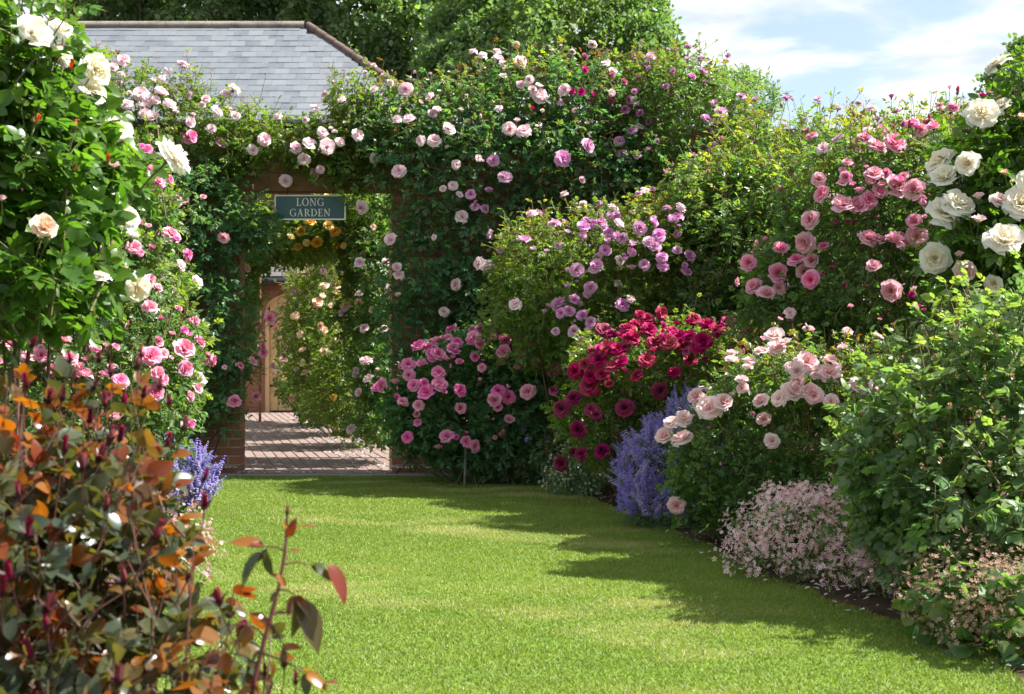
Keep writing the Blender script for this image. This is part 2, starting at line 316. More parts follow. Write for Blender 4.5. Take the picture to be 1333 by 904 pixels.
# roses --------------------------------------------------------------------
def rose_geo(kind, seed, hi):
    """petals laid ring by ring; local +Z is where the bloom faces, radius 1; young carries ring depth"""
    r = np.random.default_rng(seed); g = Geo()
    nu, nv = (5, 5) if hi else (3, 3)
    if kind == 'full': rings = [(6, 1.0, 50, 112, .62), (7, .98, 42, 84, .56), (8, .88, 32, 62, .5), (9, .76, 22, 40, .42), (9, .62, 10, 18, .38), (7, .5, 2, -16, .40)]
    elif kind == 'cup': rings = [(6, 1.05, 48, 82, .66), (7, 1.0, 40, 50, .58), (8, .92, 30, 24, .52), (8, .8, 18, 6, .45), (7, .66, 8, -14, .42)]
    elif kind == 'loose': rings = [(6, 1.1, 60, 118, .6), (6, 1.05, 50, 88, .55), (7, .9, 40, 55, .48), (6, .6, 25, 20, .4)]
    elif kind == 'half': rings = [(5, 1.0, 34, 46, .72), (5, .98, 24, 20, .66), (5, .92, 14, 2, .6), (4, .85, 6, -10, .6)]
    else: rings = [(4, 1.2, 26, -26, .95), (3, 1.15, 16, -20, .9)]
    if not hi and kind in ('full', 'cup'): rings = rings[:5]
    uu = np.linspace(-1, 1, nu); vv = np.linspace(0, 1, nv); nr = len(rings)
    for k, (n, L, a0, a1, hw) in enumerate(rings):
        off = r.uniform(0, 6.28)
        for i in range(n):
            Lk = L*r.uniform(.86, 1.1); A0 = math.radians(a0+r.normal()*5); A1 = math.radians(a1+r.normal()*11)
            phi = off+i*2*math.pi/n+r.normal()*.12; ang = A0+(A1-A0)*vv**1.3; ds = Lk/(nv-1)
            rr = np.concatenate([[0.03], 0.03+np.cumsum(np.sin(ang[1:])*ds)]); zz = np.concatenate([[0], np.cumsum(np.cos(ang[1:])*ds)])
            wpf = np.array([.35+.75*math.sin(min(1, v*1.15)*math.pi*.55) for v in vv])
            U, Vv = np.meshgrid(uu, vv); half = hw*2*math.pi/n*1.12*(1.0 if k < 3 else 1.5)
            PH = phi+U*half*wpf[:, None]*r.uniform(.9, 1.1)
            ruff = 1+.07*np.sin(U*5+r.uniform(0, 6))*Vv; edge = -.13*U**2*Vv**2*Lk
            RR = (rr[:, None]+.04*U*(1 if i % 2 else -1))*ruff; ZZ = zz[:, None]+edge+.05*np.cos(U*4+r.uniform(0, 6))*Vv
            P = np.stack([RR*np.cos(PH), RR*np.sin(PH), ZZ], -1).reshape(-1, 3)
            q = [[a*nu+b, a*nu+b+1, (a+1)*nu+b+1, (a+1)*nu+b] for a in range(nv-1) for b in range(nu-1)]
            dep = np.clip(k/max(1, nr-1)*.85+.25*(1-Vv.ravel())-.05, 0, 1)
            g.add(P, quads=q, young=dep, mi=0)
    s = .33 if kind == 'bud' else .2
    for i in range(5):                                     # calyx
        a = i*1.2566; c, sn = math.cos(a), math.sin(a); dn = -.35 if kind not in ('bud', 'half') else .55
        v = np.array([[.06*c, .06*sn, -.08], [.4*s*c-.16*sn, .4*s*sn+.16*c, .04+dn*.2], [.4*s*c+.16*sn, .4*s*sn-.16*c, .04+dn*.2], [(s+.32)*c, (s+.32)*sn, dn]])
        g.add(v, tris=[[0, 1, 2], [1, 3, 2]], mi=1, rnd=.5)
    g.tube([[0, 0, .12], [0, 0, -.08], [0, 0, -.22]], [.2 if kind != 'bud' else .27, .17, .05], 6, mi=1)
    g.tube([[0, 0, -.2], [.05, 0, -1.1], [.22, .05, -2.2]], [.055, .05, .05], 4, mi=1)
    g.v = [np.concatenate(g.v)*0.93]; g.r = [np.concatenate(g.r)]; g.y = [np.concatenate(g.y)]
    return g
BLOOM = {}
def bloom_mesh(kind, petal, var, hi, sepal='sepal'):
    key = (kind, petal, var, hi, sepal)
    if key not in BLOOM:
        BLOOM[key] = rose_geo(kind, 100+var*7+len(kind), hi).mesh('rose_'+kind, [MATS[petal], MATS[sepal]], smooth=True)
    return BLOOM[key]

def E(px, py, d, rx, ry, rd):
    """ellipsoid seen at px,py at distance d; rx, ry in photo pixels there, rd in metres along the view"""
    return (W(px, py, d), np.array([rx/FPX*d, rd, ry/FPX*d]))
def hit(blobs, px, py, strict=False):
    o = np.array([0, 0, CAM_H]); d = W(px, py, 1.0)-o; best = None
    for c, r in blobs:
        A = ((d/r)**2).sum(); B = 2*((o-c)*d/r**2).sum(); Cc = (((o-c)/r)**2).sum()-1; D = B*B-4*A*Cc
        if D >= 0:
            t = (-B-math.sqrt(D))/(2*A)
            if best is None or t < best[0]:
                p = o+d*t; best = (t, p, unit((p-c)/r**2))
    if best is None:                                       # just outside: nearest blob's distance
        j = min(range(len(blobs)), key=lambda i: (((W(px, py, blobs[i][0][1])-blobs[i][0])/blobs[i][1])**2).sum())
        if strict: return None, None
        c, r = blobs[j]; p = W(px, py, c[1]-0.2*r[1]); best = (0, p, unit((p-c)/r**2))
    return best[1], best[2]
def surf(blobs, dens, rng, waves, rough, cull=None, fill=0.35):
    P = []; Nn = []
    for c, r in blobs:
        a, b, e = r; area = 4*math.pi*(((a*b)**1.6+(a*e)**1.6+(b*e)**1.6)/3)**(1/1.6); n = int(area*dens*(1+fill))
        u = unit(rng.normal(size=(n*4+8, 3))); w = np.linalg.norm(u/r, axis=1); keep = rng.uniform(size=len(u)) < w/w.max()
        u = u[keep][:n]
        if len(u) < n: u = np.concatenate([u, unit(rng.normal(size=(n-len(u), 3)))])
        p = c+u*r; nz = waves(p); f = 1+rough*nz
        inner = rng.uniform(size=n) < fill/(1+fill); f = np.where(inner, f*rng.uniform(.45, .95, n), f)
        p = c+u*r*f[:, None]; nn = unit(u/r)
        ok = (p[:, 2] > .02) & (waves(p*1.7+3.1) > -1.05)
        for c2, r2 in blobs:
            if c2 is c: continue
            ok &= (((p-c2)/r2)**2).sum(1) > .62
        if cull is not None: ok &= cull(p, nn)
        P.append(p[ok]); Nn.append(nn[ok])
    return np.concatenate(P), np.concatenate(Nn)

COUNT = {'tris': 0}
def shrub(name, label, cat, blobs, base, leaf='rose_leaf_deep', dens=110, L=.26, lsize=.105, tpl='5', hi=0, nleaf=7, young=.35, top=None,
          blooms=(), extra=(), seed=1, rough=.19, up=.6, cull=None, leafobj=0, canes=14, cane_r=.007, group=None, ytop=.5, droop=.25, stem='stem_green',
          hi_bloom=0, sepal='sepal', fill=.35, shoots=(), jit=.45, cane_mat='stem_brown', basespread=.12, lean=.35, wild=.13, spray=.16, sat=.7):
    rng = np.random.default_rng(seed); wv = Waves(seed+50); base = np.array(base, float)
    T = thing(name, label, cat, base, group)
    P, Nn = surf(blobs, dens, rng, wv, rough, cull, fill); n = len(P)
    D = unit(Nn*(1-up)+np.array([0, 0, 1])*up+rng.normal(size=(n, 3))*.38); Ls = L*rng.uniform(.6, 1.35, n)*np.where(rng.uniform(size=n) < wild, rng.uniform(1.3, 2.1, n), 1.0)
    tops = (Nn[:, 2] > .45) & (rng.uniform(size=n) < spray); Ls = np.where(tops, L*rng.uniform(1.5, 2.5, n), Ls)
    D = np.where(tops[:, None], unit(D*.5+np.array([0, 0, 1.])), D)
    for (px, py, d, len_m, dx) in shoots:                  # single long shoots standing above the rest
        e = W(px, py, d); D = np.concatenate([D, unit(np.array([[dx, .1, 1.]]))]); Ls = np.append(Ls, len_m)
        P = np.concatenate([P, (e-D[-1]*len_m*.4)[None]]); Nn = np.concatenate([Nn, D[-1:]])
    n = len(P); S0 = P-D*(Ls*.6)[:, None]; S1 = P+D*(Ls*.4)[:, None]
    bend = rng.normal(size=(n, 3))*.09*Ls[:, None]
    zlo, zhi = P[:, 2].min(), P[:, 2].max(); hgt = np.clip((P[:, 2]-zlo)/max(.1, zhi-zlo), 0, 1)
    tops = np.concatenate([tops, np.ones(n-len(tops), bool)])
    sy = np.clip(young*np.where(tops, 1.5, 1.0)*rng.uniform(-.3, 1.3, n)*(1-ytop+ytop*2*hgt**2), 0, 1)
    # blooms first, then leaves keep clear of them
    B = []
    more = []
    for (kind, petal, px, py, rpx) in blooms:              # roses open in sprays: smaller neighbours and buds beside many of them
        k_ = rng.poisson(sat) if kind != 'bud' else 0
        for _ in range(min(k_, 3)):
            an = rng.uniform(0, 6.28); ds = rpx*rng.uniform(1.5, 4.2); kk = rng.choice(['full', 'cup', 'loose', 'half', 'half', 'bud'])
            more.append((str(kk), petal, px+ds*math.cos(an), py+ds*math.sin(an)*.8, rpx*(rng.uniform(.5, .95) if kk != 'bud' else rng.uniform(.35, .5))))
    for bi, (kind, petal, px, py, rpx) in enumerate(list(blooms)+more):
        p, nn = hit(blobs, px, py, bi >= len(blooms))
        if p is None: continue
        tocam = unit(np.array([0, 0, CAM_H])-p)
        ax = unit(nn*.45+tocam*.38+np.array([.12, 0, .42])+rng.normal(size=3)*.26)
        if kind in ('bud', 'half'): ax = unit(ax*.5+np.array([0, 0, .8])+rng.normal(size=3)*.2)
        rad = rpx/FPX*p[1]*((2.1 if sepal == 'copper_sepal' else 1.5) if kind == 'bud' else 1.15 if kind == 'half' else 1.22); out = p+nn*(.05+.5*rad)+tocam*.05
        B.append((out, ax, rad, kind, petal))
    for (kind, petal, cnt, rad, lo) in extra:              # scattered over the whole plant, behind and beside too
        sel = np.where((hgt > lo) & ((Nn[:, 2] > -.3)))[0]
        if not len(sel): continue
        for j in rng.choice(sel, size=min(cnt, len(sel)), replace=False):
            ax = unit(D[j]*.7+Nn[j]*.5+rng.normal(size=3)*.25); B.append((S1[j]+D[j]*.03, ax, rad*rng.uniform(.75, 1.15), kind, petal))
    for bi, (p, ax, rad, kind, petal) in enumerate(B):
        xx = unit(np.cross(ax, rng.normal(size=3))); yy = np.cross(ax, xx)
        me = bloom_mesh(kind, petal, int(rng.integers(0, 4)), hi_bloom, sepal)
        link('rose_bud' if kind == 'bud' else 'rose_bloom', me, T, frame_mtx(p-base-ax*rad*.3, xx, yy, ax, rad))
    # leaves along every shoot
    K = nleaf; tt = (np.arange(K)+.6)/K; tt = np.clip(tt[None]+rng.normal(size=(n, K))*.04, .05, 1.0)
    pos = S0[:, None]+(S1-S0)[:, None]*tt[..., None]+bend[:, None]*(4*tt*(1-tt))[..., None]
    a = unit(np.cross(D, rng.normal(size=(n, 3)))); b = np.cross(D, a); th = rng.uniform(0, 6.28, (n, 1))+np.arange(K)[None]*2.4
    rad_ = a[:, None]*np.cos(th)[..., None]+b[:, None]*np.sin(th)[..., None]
    Y = unit(rad_*.85+D[:, None]*(.25+.6*tt[..., None]**2)+Nn[:, None]*.3-np.array([0, 0, droop])+rng.normal(size=rad_.shape)*.18)
    Zh = unit(np.array([.1, 0, .75])+Nn[:, None]*lean+rng.normal(size=Y.shape)*jit)
    X = unit(np.cross(Y, Zh)); Z = np.cross(X, Y)
    sz = lsize*rng.uniform(.7, 1.2, (n, K))*(1-.45*tt**3); yg = np.clip(sy[:, None]*(tt*1.5-.25)+rng.normal(size=(n, K))*.06, 0, 1); rn = rng.uniform(0, 1, (n, K))*.7+.3*rng.uniform(0, 1, (n, 1))
    pos, X, Y, Z = (q.reshape(-1, 3) for q in (pos, X, Y, Z)); sz, yg, rn = sz.ravel(), yg.ravel(), rn.ravel()
    ok = pos[:, 2]+Y[:, 2]*sz > .01
    for (p, ax, rad, kind, petal) in B:
        if kind == 'bud': continue
        c = p+ax*rad*.7; ok &= ((pos+Y*(.45*sz)[:, None]-c)**2).sum(1) > (rad*1.0+.25*lsize)**2
    pos, X, Y, Z, sz, yg, rn = (q[ok] for q in (pos, X, Y, Z, sz, yg, rn))
    tp = TPL[tpl, hi]; idx = rng.integers(0, len(tp), len(pos)); bakem = np.ones(len(pos), bool)
    if leafobj:                                            # the largest showing leaves are parts of their own
        score = pos[:, 1]+rng.uniform(0, .05, len(pos)); vis = (np.abs(pos[:, 0]/pos[:, 1]*FPX) < 690) & (np.abs((pos[:, 2]-CAM_H)/pos[:, 1]*FPX) < 470)
        score = np.where(vis, score, 99); pick = np.argsort(score)[:leafobj]; bakem[pick] = False
        mes = []
        for v, t in tp:
            g = Geo(); g.add(v, tris=t, rnd=0.0, young=0.0); mes.append(g.mesh('leaf', MATS[leaf], smooth=bool(hi)))
        for i in pick: link('leaf', mes[idx[i]], T, frame_mtx(pos[i]-base, X[i], Y[i], Z[i], sz[i]), rnd=rn[i], young=yg[i])
    g = Geo(); bake(g, tp, pos[bakem], X[bakem], Y[bakem], Z[bakem], sz[bakem], idx[bakem], rn[bakem], yg[bakem])
    link('foliage', g.mesh('foliage', MATS[leaf], smooth=bool(hi), offset=base), T, kind='stuff')
    COUNT['tris'] += sum(len(t) for t in g.t)
    # shoots: thin three-sided stems, all at once
    g = Geo(); mid = (S0+S1)/2+bend; th = np.arange(3)*2.094; ra = cane_r*.55
    ring = a[:, None]*np.cos(th)[None, :, None]+b[:, None]*np.sin(th)[None, :, None]
    V = np.stack([S0[:, None]+ring*ra, mid[:, None]+ring*ra*.8, S1[:, None]+ring*ra*.5], 1).reshape(-1, 3)
    f = np.array([[r*3+k, r*3+(k+1) % 3, r*3+3+(k+1) % 3, r*3+3+k] for r in range(2) for k in range(3)])
    g.add(V, quads=(f[None]+(np.arange(n)*9)[:, None, None]).reshape(-1, 4), rnd=np.repeat(rng.uniform(0, 1, n), 9), young=np.repeat(sy, 9))
    link('shoot_mass', g.mesh('shoot_mass', MATS[stem], smooth=True, offset=base), T, kind='stuff')
    # main canes from the ground
    if canes:
        g = Geo()
        for j in rng.choice(n, size=min(canes, n), replace=False):
            e = S0[j]; s = np.array([base[0]+rng.normal()*basespread, base[1]+rng.normal()*basespread*(.06 if cull is not None else 1), base[2]-.02]); m = (s+e)/2+np.array([(e[0]-s[0])*.25, 0.03 if cull is not None else (s[1]-e[1])*.25, abs(e[2]-s[2])*.15]); e = e+np.array([0, .12 if cull is not None else 0, 0])
            t = np.linspace(0, 1, 6)[:, None]; pts = (1-t)**2*s+2*t*(1-t)*m+t*t*e
            g.tube(pts, np.linspace(cane_r*1.4, cane_r*.6, 6), 5, rnd=rng.uniform())
        link('cane_framework', g.mesh('cane_framework', MATS[cane_mat], smooth=True, offset=base), T, kind='stuff')
    return T
#--SETTING--
# ================================================================== SETTING
def sheet(name, pts, z, mat, kind='structure'):
    g = Geo(); v = np.array([[x, y, z] for x, y in pts]); c = v.mean(0)
    g.add(np.vstack([v, c[None]]), tris=[[i, (i+1) % len(v), len(v)] for i in range(len(v))])
    return link(name, g.mesh(name, MATS[mat]), kind=kind)
sheet('ground', [(-900, -300), (900, -300), (900, 1500), (-900, 1500)], -.006, 'soil')
RE = np.array([[-3, 1.95], [0, 1.9], [3, 1.8], [4.76, 1.68], [5.6, 1.56], [6.1, 1.36], [6.95, 1.12], [8.2, 1.0], [9.5, .72], [10.6, .42], [11.6, .30], [12.02, .28]])
LE = np.array([[-3, -.5], [0, -.5], [2, -.62], [3.5, -.95], [5, -1.32], [7, -1.75], [9.2, -2.12], [11, -2.42], [12.02, -2.62]])
def redge(d): return np.interp(d, RE[:, 0], RE[:, 1])+.03*np.sin(d*5.1)+.02*np.sin(d*13)
def ledge(d): return np.interp(d, LE[:, 0], LE[:, 1])+.03*np.sin(d*4.3+1)
dd = np.linspace(-3, 12.02, 90)
g = Geo(); lv = np.array([[[ledge(d), d, .004], [redge(d), d, .004]] for d in dd]).reshape(-1, 3)
g.add(lv, quads=[[2*i, 2*i+1, 2*i+3, 2*i+2] for i in range(89)])
link('lawn', g.mesh('lawn', MATS['turf']), kind='structure')
# grass blades: one triangle or two each, thinner and denser where the photo shows them larger
def grass(n, d0, d1, h, w, seed, two):
    r = np.random.default_rng(seed); wv = Waves(5, .5, 2.2, 9); wv2 = Waves(9, .12, .5, 8)
    d = r.uniform(d0, d1, n); u = r.uniform(-.012, 1.012, n); x = ledge(d)+(redge(d)-ledge(d))*u
    b = np.stack([x, d, np.full(n, .003)], -1); nz = wv(b); n2 = wv2(b)
    hh = h*r.uniform(.5, 1.15, n)*(1+.18*n2)*np.where((u > .985) | (u < .015), 1.5, 1); a = r.uniform(0, 6.28, n); ww = w*r.uniform(.7, 1.3, n)
    side = np.stack([np.cos(a), np.sin(a), np.zeros(n)], -1)*ww[:, None]
    ln = r.normal(size=(n, 2))*.62; tip = b+np.stack([ln[:, 0]*hh, ln[:, 1]*hh, hh], -1)
    young = np.clip(.04+.55*np.clip(nz*.9+n2*.4-.35, 0, 1.3)+(r.uniform(size=n) < .06)*.6+r.normal(size=n)*.05, 0, .9); rnd = np.clip(.5+.3*n2+.25*np.sin(d*2.1+.4*x)+r.normal(size=n)*.2, 0, 1)
    g = Geo()
    if two:
        m = b+(tip-b)*.5+np.array([0, 0, 1])*(hh*.1)[:, None]; V = np.stack([b-side, b+side, m+side*.8, m-side*.8, tip], 1).reshape(-1, 3)
        o = np.arange(n)*5; g.add(V, tris=np.stack([o+3, o+2, o+4], -1), quads=np.stack([o, o+1, o+2, o+3], -1), rnd=np.repeat(rnd, 5), young=np.repeat(young, 5))
    else:
        V = np.stack([b-side, b+side, tip], 1).reshape(-1, 3); o = np.arange(n)*3
        g.add(V, tris=np.stack([o, o+1, o+2], -1), rnd=np.repeat(rnd, 3), young=np.repeat(young, 3))
    return g
for k, a in enumerate([(105000, 4.2, 6.2, .0135, .0021, 1, True), (110000, 6.2, 8.6, .0145, .0027, 2, False), (120000, 8.6, 12.04, .0155, .0034, 3, False), (26000, 1.0, 4.2, .036, .0024, 4, True)]):
    link('grass', grass(*a).mesh('grass', MATS['grass']), kind='stuff')

# soil beds, slightly heaped
def bed(name, e0, e1, d0, d1, seed):
    wv = Waves(seed, .2, .8); ds = np.linspace(d0, d1, 70); us = np.linspace(0, 1, 22); V = []
    for d in ds:
        for u in us:
            a, b = e0(d), e1(d); x = a+(b-a)*u; V.append([x, d, 0])
    V = np.array(V); u = np.tile(us, 70); V[:, 2] = -.004+.05*np.clip(u*6, 0, 1)+.012*wv(V)*np.clip(u*6, 0, 1)
    g = Geo(); g.add(V, quads=[[i*22+j, i*22+j+1, (i+1)*22+j+1, (i+1)*22+j] for i in range(69) for j in range(21)])
    link(name, g.mesh(name, MATS['soil'], smooth=True), kind='structure')
bed('soil_bed', lambda d: redge(d)-.02, lambda d: 5.5, 1.0, 12.35, 3)
bed('soil_bed', lambda d: ledge(d)+.02, lambda d: -6.0, 1.0, 12.35, 4)

# brick path with edging
WALL = 12.40
g = Geo(); g.box((-1.2, 12.11, -.02), (3.1, .13, .07)); o = link('stone_edging', g.mesh('stone_edging', MATS['edging']), kind='structure')
pdir = unit(np.array([-.235, 1, 0])); pnor = np.array([pdir[1], -pdir[0], 0])
path = sheet('brick_path', [(-3.6, 12.17), (-.35, 12.17), (-.2, 12.9), (-2.3, 24.2), (-6.5, 24.2), (-3.6, 12.9)], .001, 'path_sand')
pm = []
for k in range(3):
    g = Geo(); hx, hy = .0965/2, .2025/2; b = .006; r_ = np.random.default_rng(k)
    v = []
    for z, s in ((-.05, 0), (.0, 0), (.006, b)):
        v += [[-hx+s, -hy+s, z], [hx-s, -hy+s, z], [hx-s, hy-s, z], [-hx+s, hy-s, z]]
    v = np.array(v); v[8:] += r_.normal(size=(4, 3))*.0012
    g.add(v, quads=[[i+4*l, (i+1) % 4+4*l, (i+1) % 4+4*l+4, i+4*l+4] for l in range(2) for i in range(4)]+[[8, 9, 10, 11]], rnd=0); pm.append(g)
pmesh = [g.mesh('paver', MATS['paver']) for g in pm]; rest = Geo(); pav = []
o0 = np.array([-1.72, 12.17, 0])
for i in range(-16, 17):
    for j in range(-2, 60):
        p = o0+pnor*(i*.1015)+pdir*((j+(.5 if i % 2 else 0))*.2075)
        if p[1] < 12.28 or p[1] > 23.8: continue
        pav.append(p)
pav.sort(key=lambda p: p[1]+(abs(p[0]+1.85) > 1.25)*50)
ca, sa = pdir[1], -pdir[0]; prot = np.array([[ca, -sa, 0], [sa, ca, 0], [0, 0, 1]])
for k, p in enumerate(pav):
    p = p+np.array([0, 0, .004+R.normal()*.0015]); tl = R.normal(size=2)*.006; rnd = R.uniform()
    if k < 300:
        m = Matrix.Rotation(math.atan2(sa, ca), 4, 'Z')@Matrix.Rotation(tl[0], 4, 'X')@Matrix.Rotation(tl[1], 4, 'Y'); m.translation = Vector(p)
        link('paver', pmesh[k % 3], path, m, rnd=rnd)
    else:
        gg = pm[k % 3]; v = gg.v[0]@prot.T+p; rest.add(v, quads=gg.q[0], rnd=rnd)
link('paver_field', rest.mesh('paver_field', MATS['paver']), path, kind='stuff')

# ---------------------------------------------------------------- garden wall
OX0, OX1, OZ = -2.368, -1.048, 2.455; WT = .215; WTOP = 2.9
wall = thing('garden_wall', 'tall red brick garden wall with doorway opening, mostly hidden by climbing roses', 'wall', (0, WALL, 0))
def wobj(n, g, m, **k): return link(n, g.mesh(n, m, offset=(0, WALL, 0)), wall, **k)
g = Geo()                                                   # mortar core, a little behind the brick faces
for x0, x1, z0, z1 in ((-9, OX0, -.05, WTOP), (OX1, 9, -.05, WTOP), (OX0, OX1, OZ+.17, WTOP)):
    a = .004 if x0 == OX1 else 0; b = .004 if x1 == OX0 else 0
    g.box(((x0+a+x1-b)/2, WALL+WT/2, (z0+z1)/2), (x1-b-x0-a, WT-.007, z1-z0))
wobj('mortar_core', g, MATS['mortar'])
bm_ = {}
def brick_mesh(w):
    k = round(w, 3)
    if k not in bm_:
        g = Geo(); hx, hy, hz, b = w/2, WT/2, .0325, .005
        v = []
        for y, s in ((-hy, b), (-hy+b, 0), (hy, 0)):
            v += [[-hx+s, y, -hz+s], [hx-s, y, -hz+s], [hx-s, y, hz-s], [-hx+s, y, hz-s]]
        g.add(np.array(v), quads=[[0, 1, 2, 3]]+[[i+4*l, i+4*l+4, (i+1) % 4+4*l+4, (i+1) % 4+4*l] for l in range(2) for i in range(4)], rnd=0)
        bm_[k] = (g, g.mesh('brick', MATS['brick']))
    return bm_[k]
rest = Geo(); bl = []
for row in range(40):
    z = .0375+row*.075
    if z > WTOP-.05: break
    segs = [(-5.2, OX0), (OX1, 5.0)] if z < OZ+.17 else [(-5.2, 5.0)]
    for (x0, x1) in segs:
        if x0 == OX1: xs = x0; st = 1
        else: xs = x1; st = -1
        first = row % 2; pos = xs
        while (pos < x1-.01 if st > 0 else pos > x0+.01):
            w = .215 if not first else .1025; first = 0
            if z < OZ+.17: c = pos+st*w/2; pos += st*(w+.01)
            else: c = pos+st*w/2; pos += st*(w+.01)
            bl.append((c, z, w))
bl.sort(key=lambda b: abs(b[0]+1.7)+(.6 if b[1] > 2.0 and b[1] < 2.4 else 0))
for k, (x, z, w) in enumerate(bl):
    yo = R.normal()*.0015; rnd = R.uniform()
    if k < 300:
        m = Matrix.Rotation(R.normal()*.006, 4, 'Y'); m.translation = (x, WT/2+yo, z); link('brick', brick_mesh(w)[1], wall, m, rnd=rnd)
    else:
        gg = brick_mesh(w)[0]; rest.add(gg.v[0]+np.array([x, WALL+WT/2+yo, z]), quads=gg.q[0], rnd=rnd)
wobj('brick_field', rest, MATS['brick'], kind='stuff')
g = Geo()
for k in range(-46, 46): g.box((k*.112, WALL+WT/2, WTOP+.052), (.102, WT+.03+R.normal()*.004, .1), rnd=R.uniform())
wobj('coping', g, MATS['brick'], kind='stuff')
g = Geo(); g.box(((OX0+OX1)/2-.02, WALL+WT/2-.006, OZ+.085), (1.72, WT+.012, .16)); wobj('lintel', g, MATS['timber'])
g = Geo(); g.box((OX1-.012, WALL+.045, 1.18), (.024, .06, 2.3)); wobj('timber_batten', g, MATS['oak'])

# ---------------------------------------------------------------- signs
def ring(cx, cy, rx, ry, tx, ty, a0, a1, n=26):
    t = np.radians(np.linspace(a0, a1, n)); o = np.stack([cx+rx*np.cos(t), cy+ry*np.sin(t)], -1); i = np.stack([cx+(rx-tx)*np.cos(t), cy+(ry-ty)*np.sin(t)], -1)
    return [np.array([o[k], o[k+1], i[k+1], i[k]]) for k in range(n-1)]
def rc(x0, y0, x1, y1): return [np.array([[x0, y0], [x1, y0], [x1, y1], [x0, y1]])]
def qd(*p): return [np.array(p)]
GLY = {
 'L': (.66, rc(.12, .03, .25, .97)+rc(.02, 0, .62, .055)+rc(.02, .95, .36, 1)+qd((.55, .055), (.62, .055), (.66, .27), (.62, .27))),
 'O': (.88, ring(.44, .5, .43, .52, .13, .055, 0, 360, 40)),
 'N': (.92, rc(.13, .03, .19, .97)+rc(.72, .0, .79, .97)+qd((.06, 1), (.24, 1), (.79, 0), (.70, 0))+rc(.02, 0, .31, .045)+rc(.60, .955, .91, 1)),
 'G': (.88, ring(.46, .5, .45, .52, .13, .055, 48, 328, 34)+rc(.68, .03, .80, .40)+rc(.56, .40, .90, .45)+qd((.70, .72), (.76, .72), (.78, .96), (.73, .90))),
 'A': (.86, qd((.10, .03), (.16, .03), (.45, 1), (.40, 1))+qd((.60, .03), (.76, .03), (.47, 1.02), (.38, 1.0))+rc(.24, .30, .63, .35)+rc(0, 0, .27, .045)+rc(.52, 0, .88, .045)),
 'R': (.80, rc(.12, .03, .25, .97)+rc(.02, 0, .36, .045)+rc(.02, .955, .35, 1)+ring(.33, .735, .31, .265, .13, .05, -90, 90, 18)+qd((.30, .49), (.44, .49), (.82, .0), (.64, .0))),
 'D': (.86, rc(.12, .03, .25, .97)+rc(.02, 0, .36, .05)+rc(.02, .95, .36, 1)+ring(.32, .5, .52, .5, .14, .055, -90, 90, 26)),
 'E': (.68, rc(.12, .03, .25, .97)+rc(.02, 0, .62, .055)+rc(.02, .945, .60, 1)+rc(.25, .48, .48, .53)+qd((.56, .05), (.62, .05), (.65, .25), (.61, .25))+qd((.55, .95), (.60, .95), (.60, .77), (.57, .77))+rc(.46, .40, .50, .61)),
 'Y': (.80, rc(.34, .03, .47, .5)+rc(.24, 0, .58, .045)+qd((.04, 1), (.22, 1), (.47, .48), (.36, .42))+qd((.64, 1), (.72, 1), (.45, .42), (.40, .48))+rc(-.02, .955, .32, 1)+rc(.54, .955, .82, 1)),
}
def letters(parent, text, cx, z0, h, y, mat, base, name='letter', track=.06):
    tot = sum(GLY[c][0]+track for c in text)-track; x = cx-tot*h/2
    for c in text:
        g = Geo(); zo = 0
        for k, p in enumerate(GLY[c][1]):
            yy = y-.0006*(k % 3)
            v = np.array([[x+q[0]*h, yy, z0+q[1]*h] for q in p]); v2 = v.copy(); v2[:, 1] += .004
            g.add(np.vstack([v, v2]), quads=[[0, 1, 2, 3], [0, 4, 5, 1], [1, 5, 6, 2], [2, 6, 7, 3], [3, 7, 4, 0]])
        link(name, g.mesh('letter', MATS[mat], offset=base), parent); x += (GLY[c][0]+track)*h
sy_ = WALL-.045; b0 = W(358, 286.5, sy_); b1 = W(450, 254.5, sy_); sb = np.array([(b0[0]+b1[0])/2, sy_, b0[2]])
sign = thing('hanging_sign', 'dark teal board with pale edge reading LONG GARDEN above the wall doorway', 'sign', sb)
g = Geo(); g.box(((b0[0]+b1[0])/2, sy_, (b0[2]+b1[2])/2), (b1[0]-b0[0], .02, b1[2]-b0[2])); link('board', g.mesh('board', MATS['sign_board'], offset=sb), sign)
g = Geo(); cxs, czs = (b0[0]+b1[0])/2, (b0[2]+b1[2])/2; ww, hh = b1[0]-b0[0], b1[2]-b0[2]
for c, s in (((cxs, czs+hh/2-.004), (ww, .008)), ((cxs, czs-hh/2+.004), (ww, .008)), ((b0[0]+.004, czs), (.008, hh-.018)), ((b1[0]-.004, czs), (.008, hh-.018))): g.box((c[0], sy_-.003, c[1]), (s[0]+.003, .022, s[1]+.003))
link('edge_trim', g.mesh('edge_trim', MATS['sign_trim'], offset=sb), sign)
letters(sign, 'LONG', cxs, W(0, 268.4, sy_)[2], .066, sy_-.0135, 'sign_trim', sb, track=.10)
letters(sign, 'GARDEN', cxs, W(0, 282.0, sy_)[2], .064, sy_-.0135, 'sign_trim', sb, track=.10)
for sx in (-.2, .2):
    g = Geo(); g.tube([[cxs+sx, sy_+.004, b1[2]-.01], [cxs+sx, WALL-.014, OZ+.02], [cxs+sx, WALL-.014, OZ+.08]], .005, 5); link('hanger', g.mesh('hanger', MATS['gutter'], offset=sb), sign)
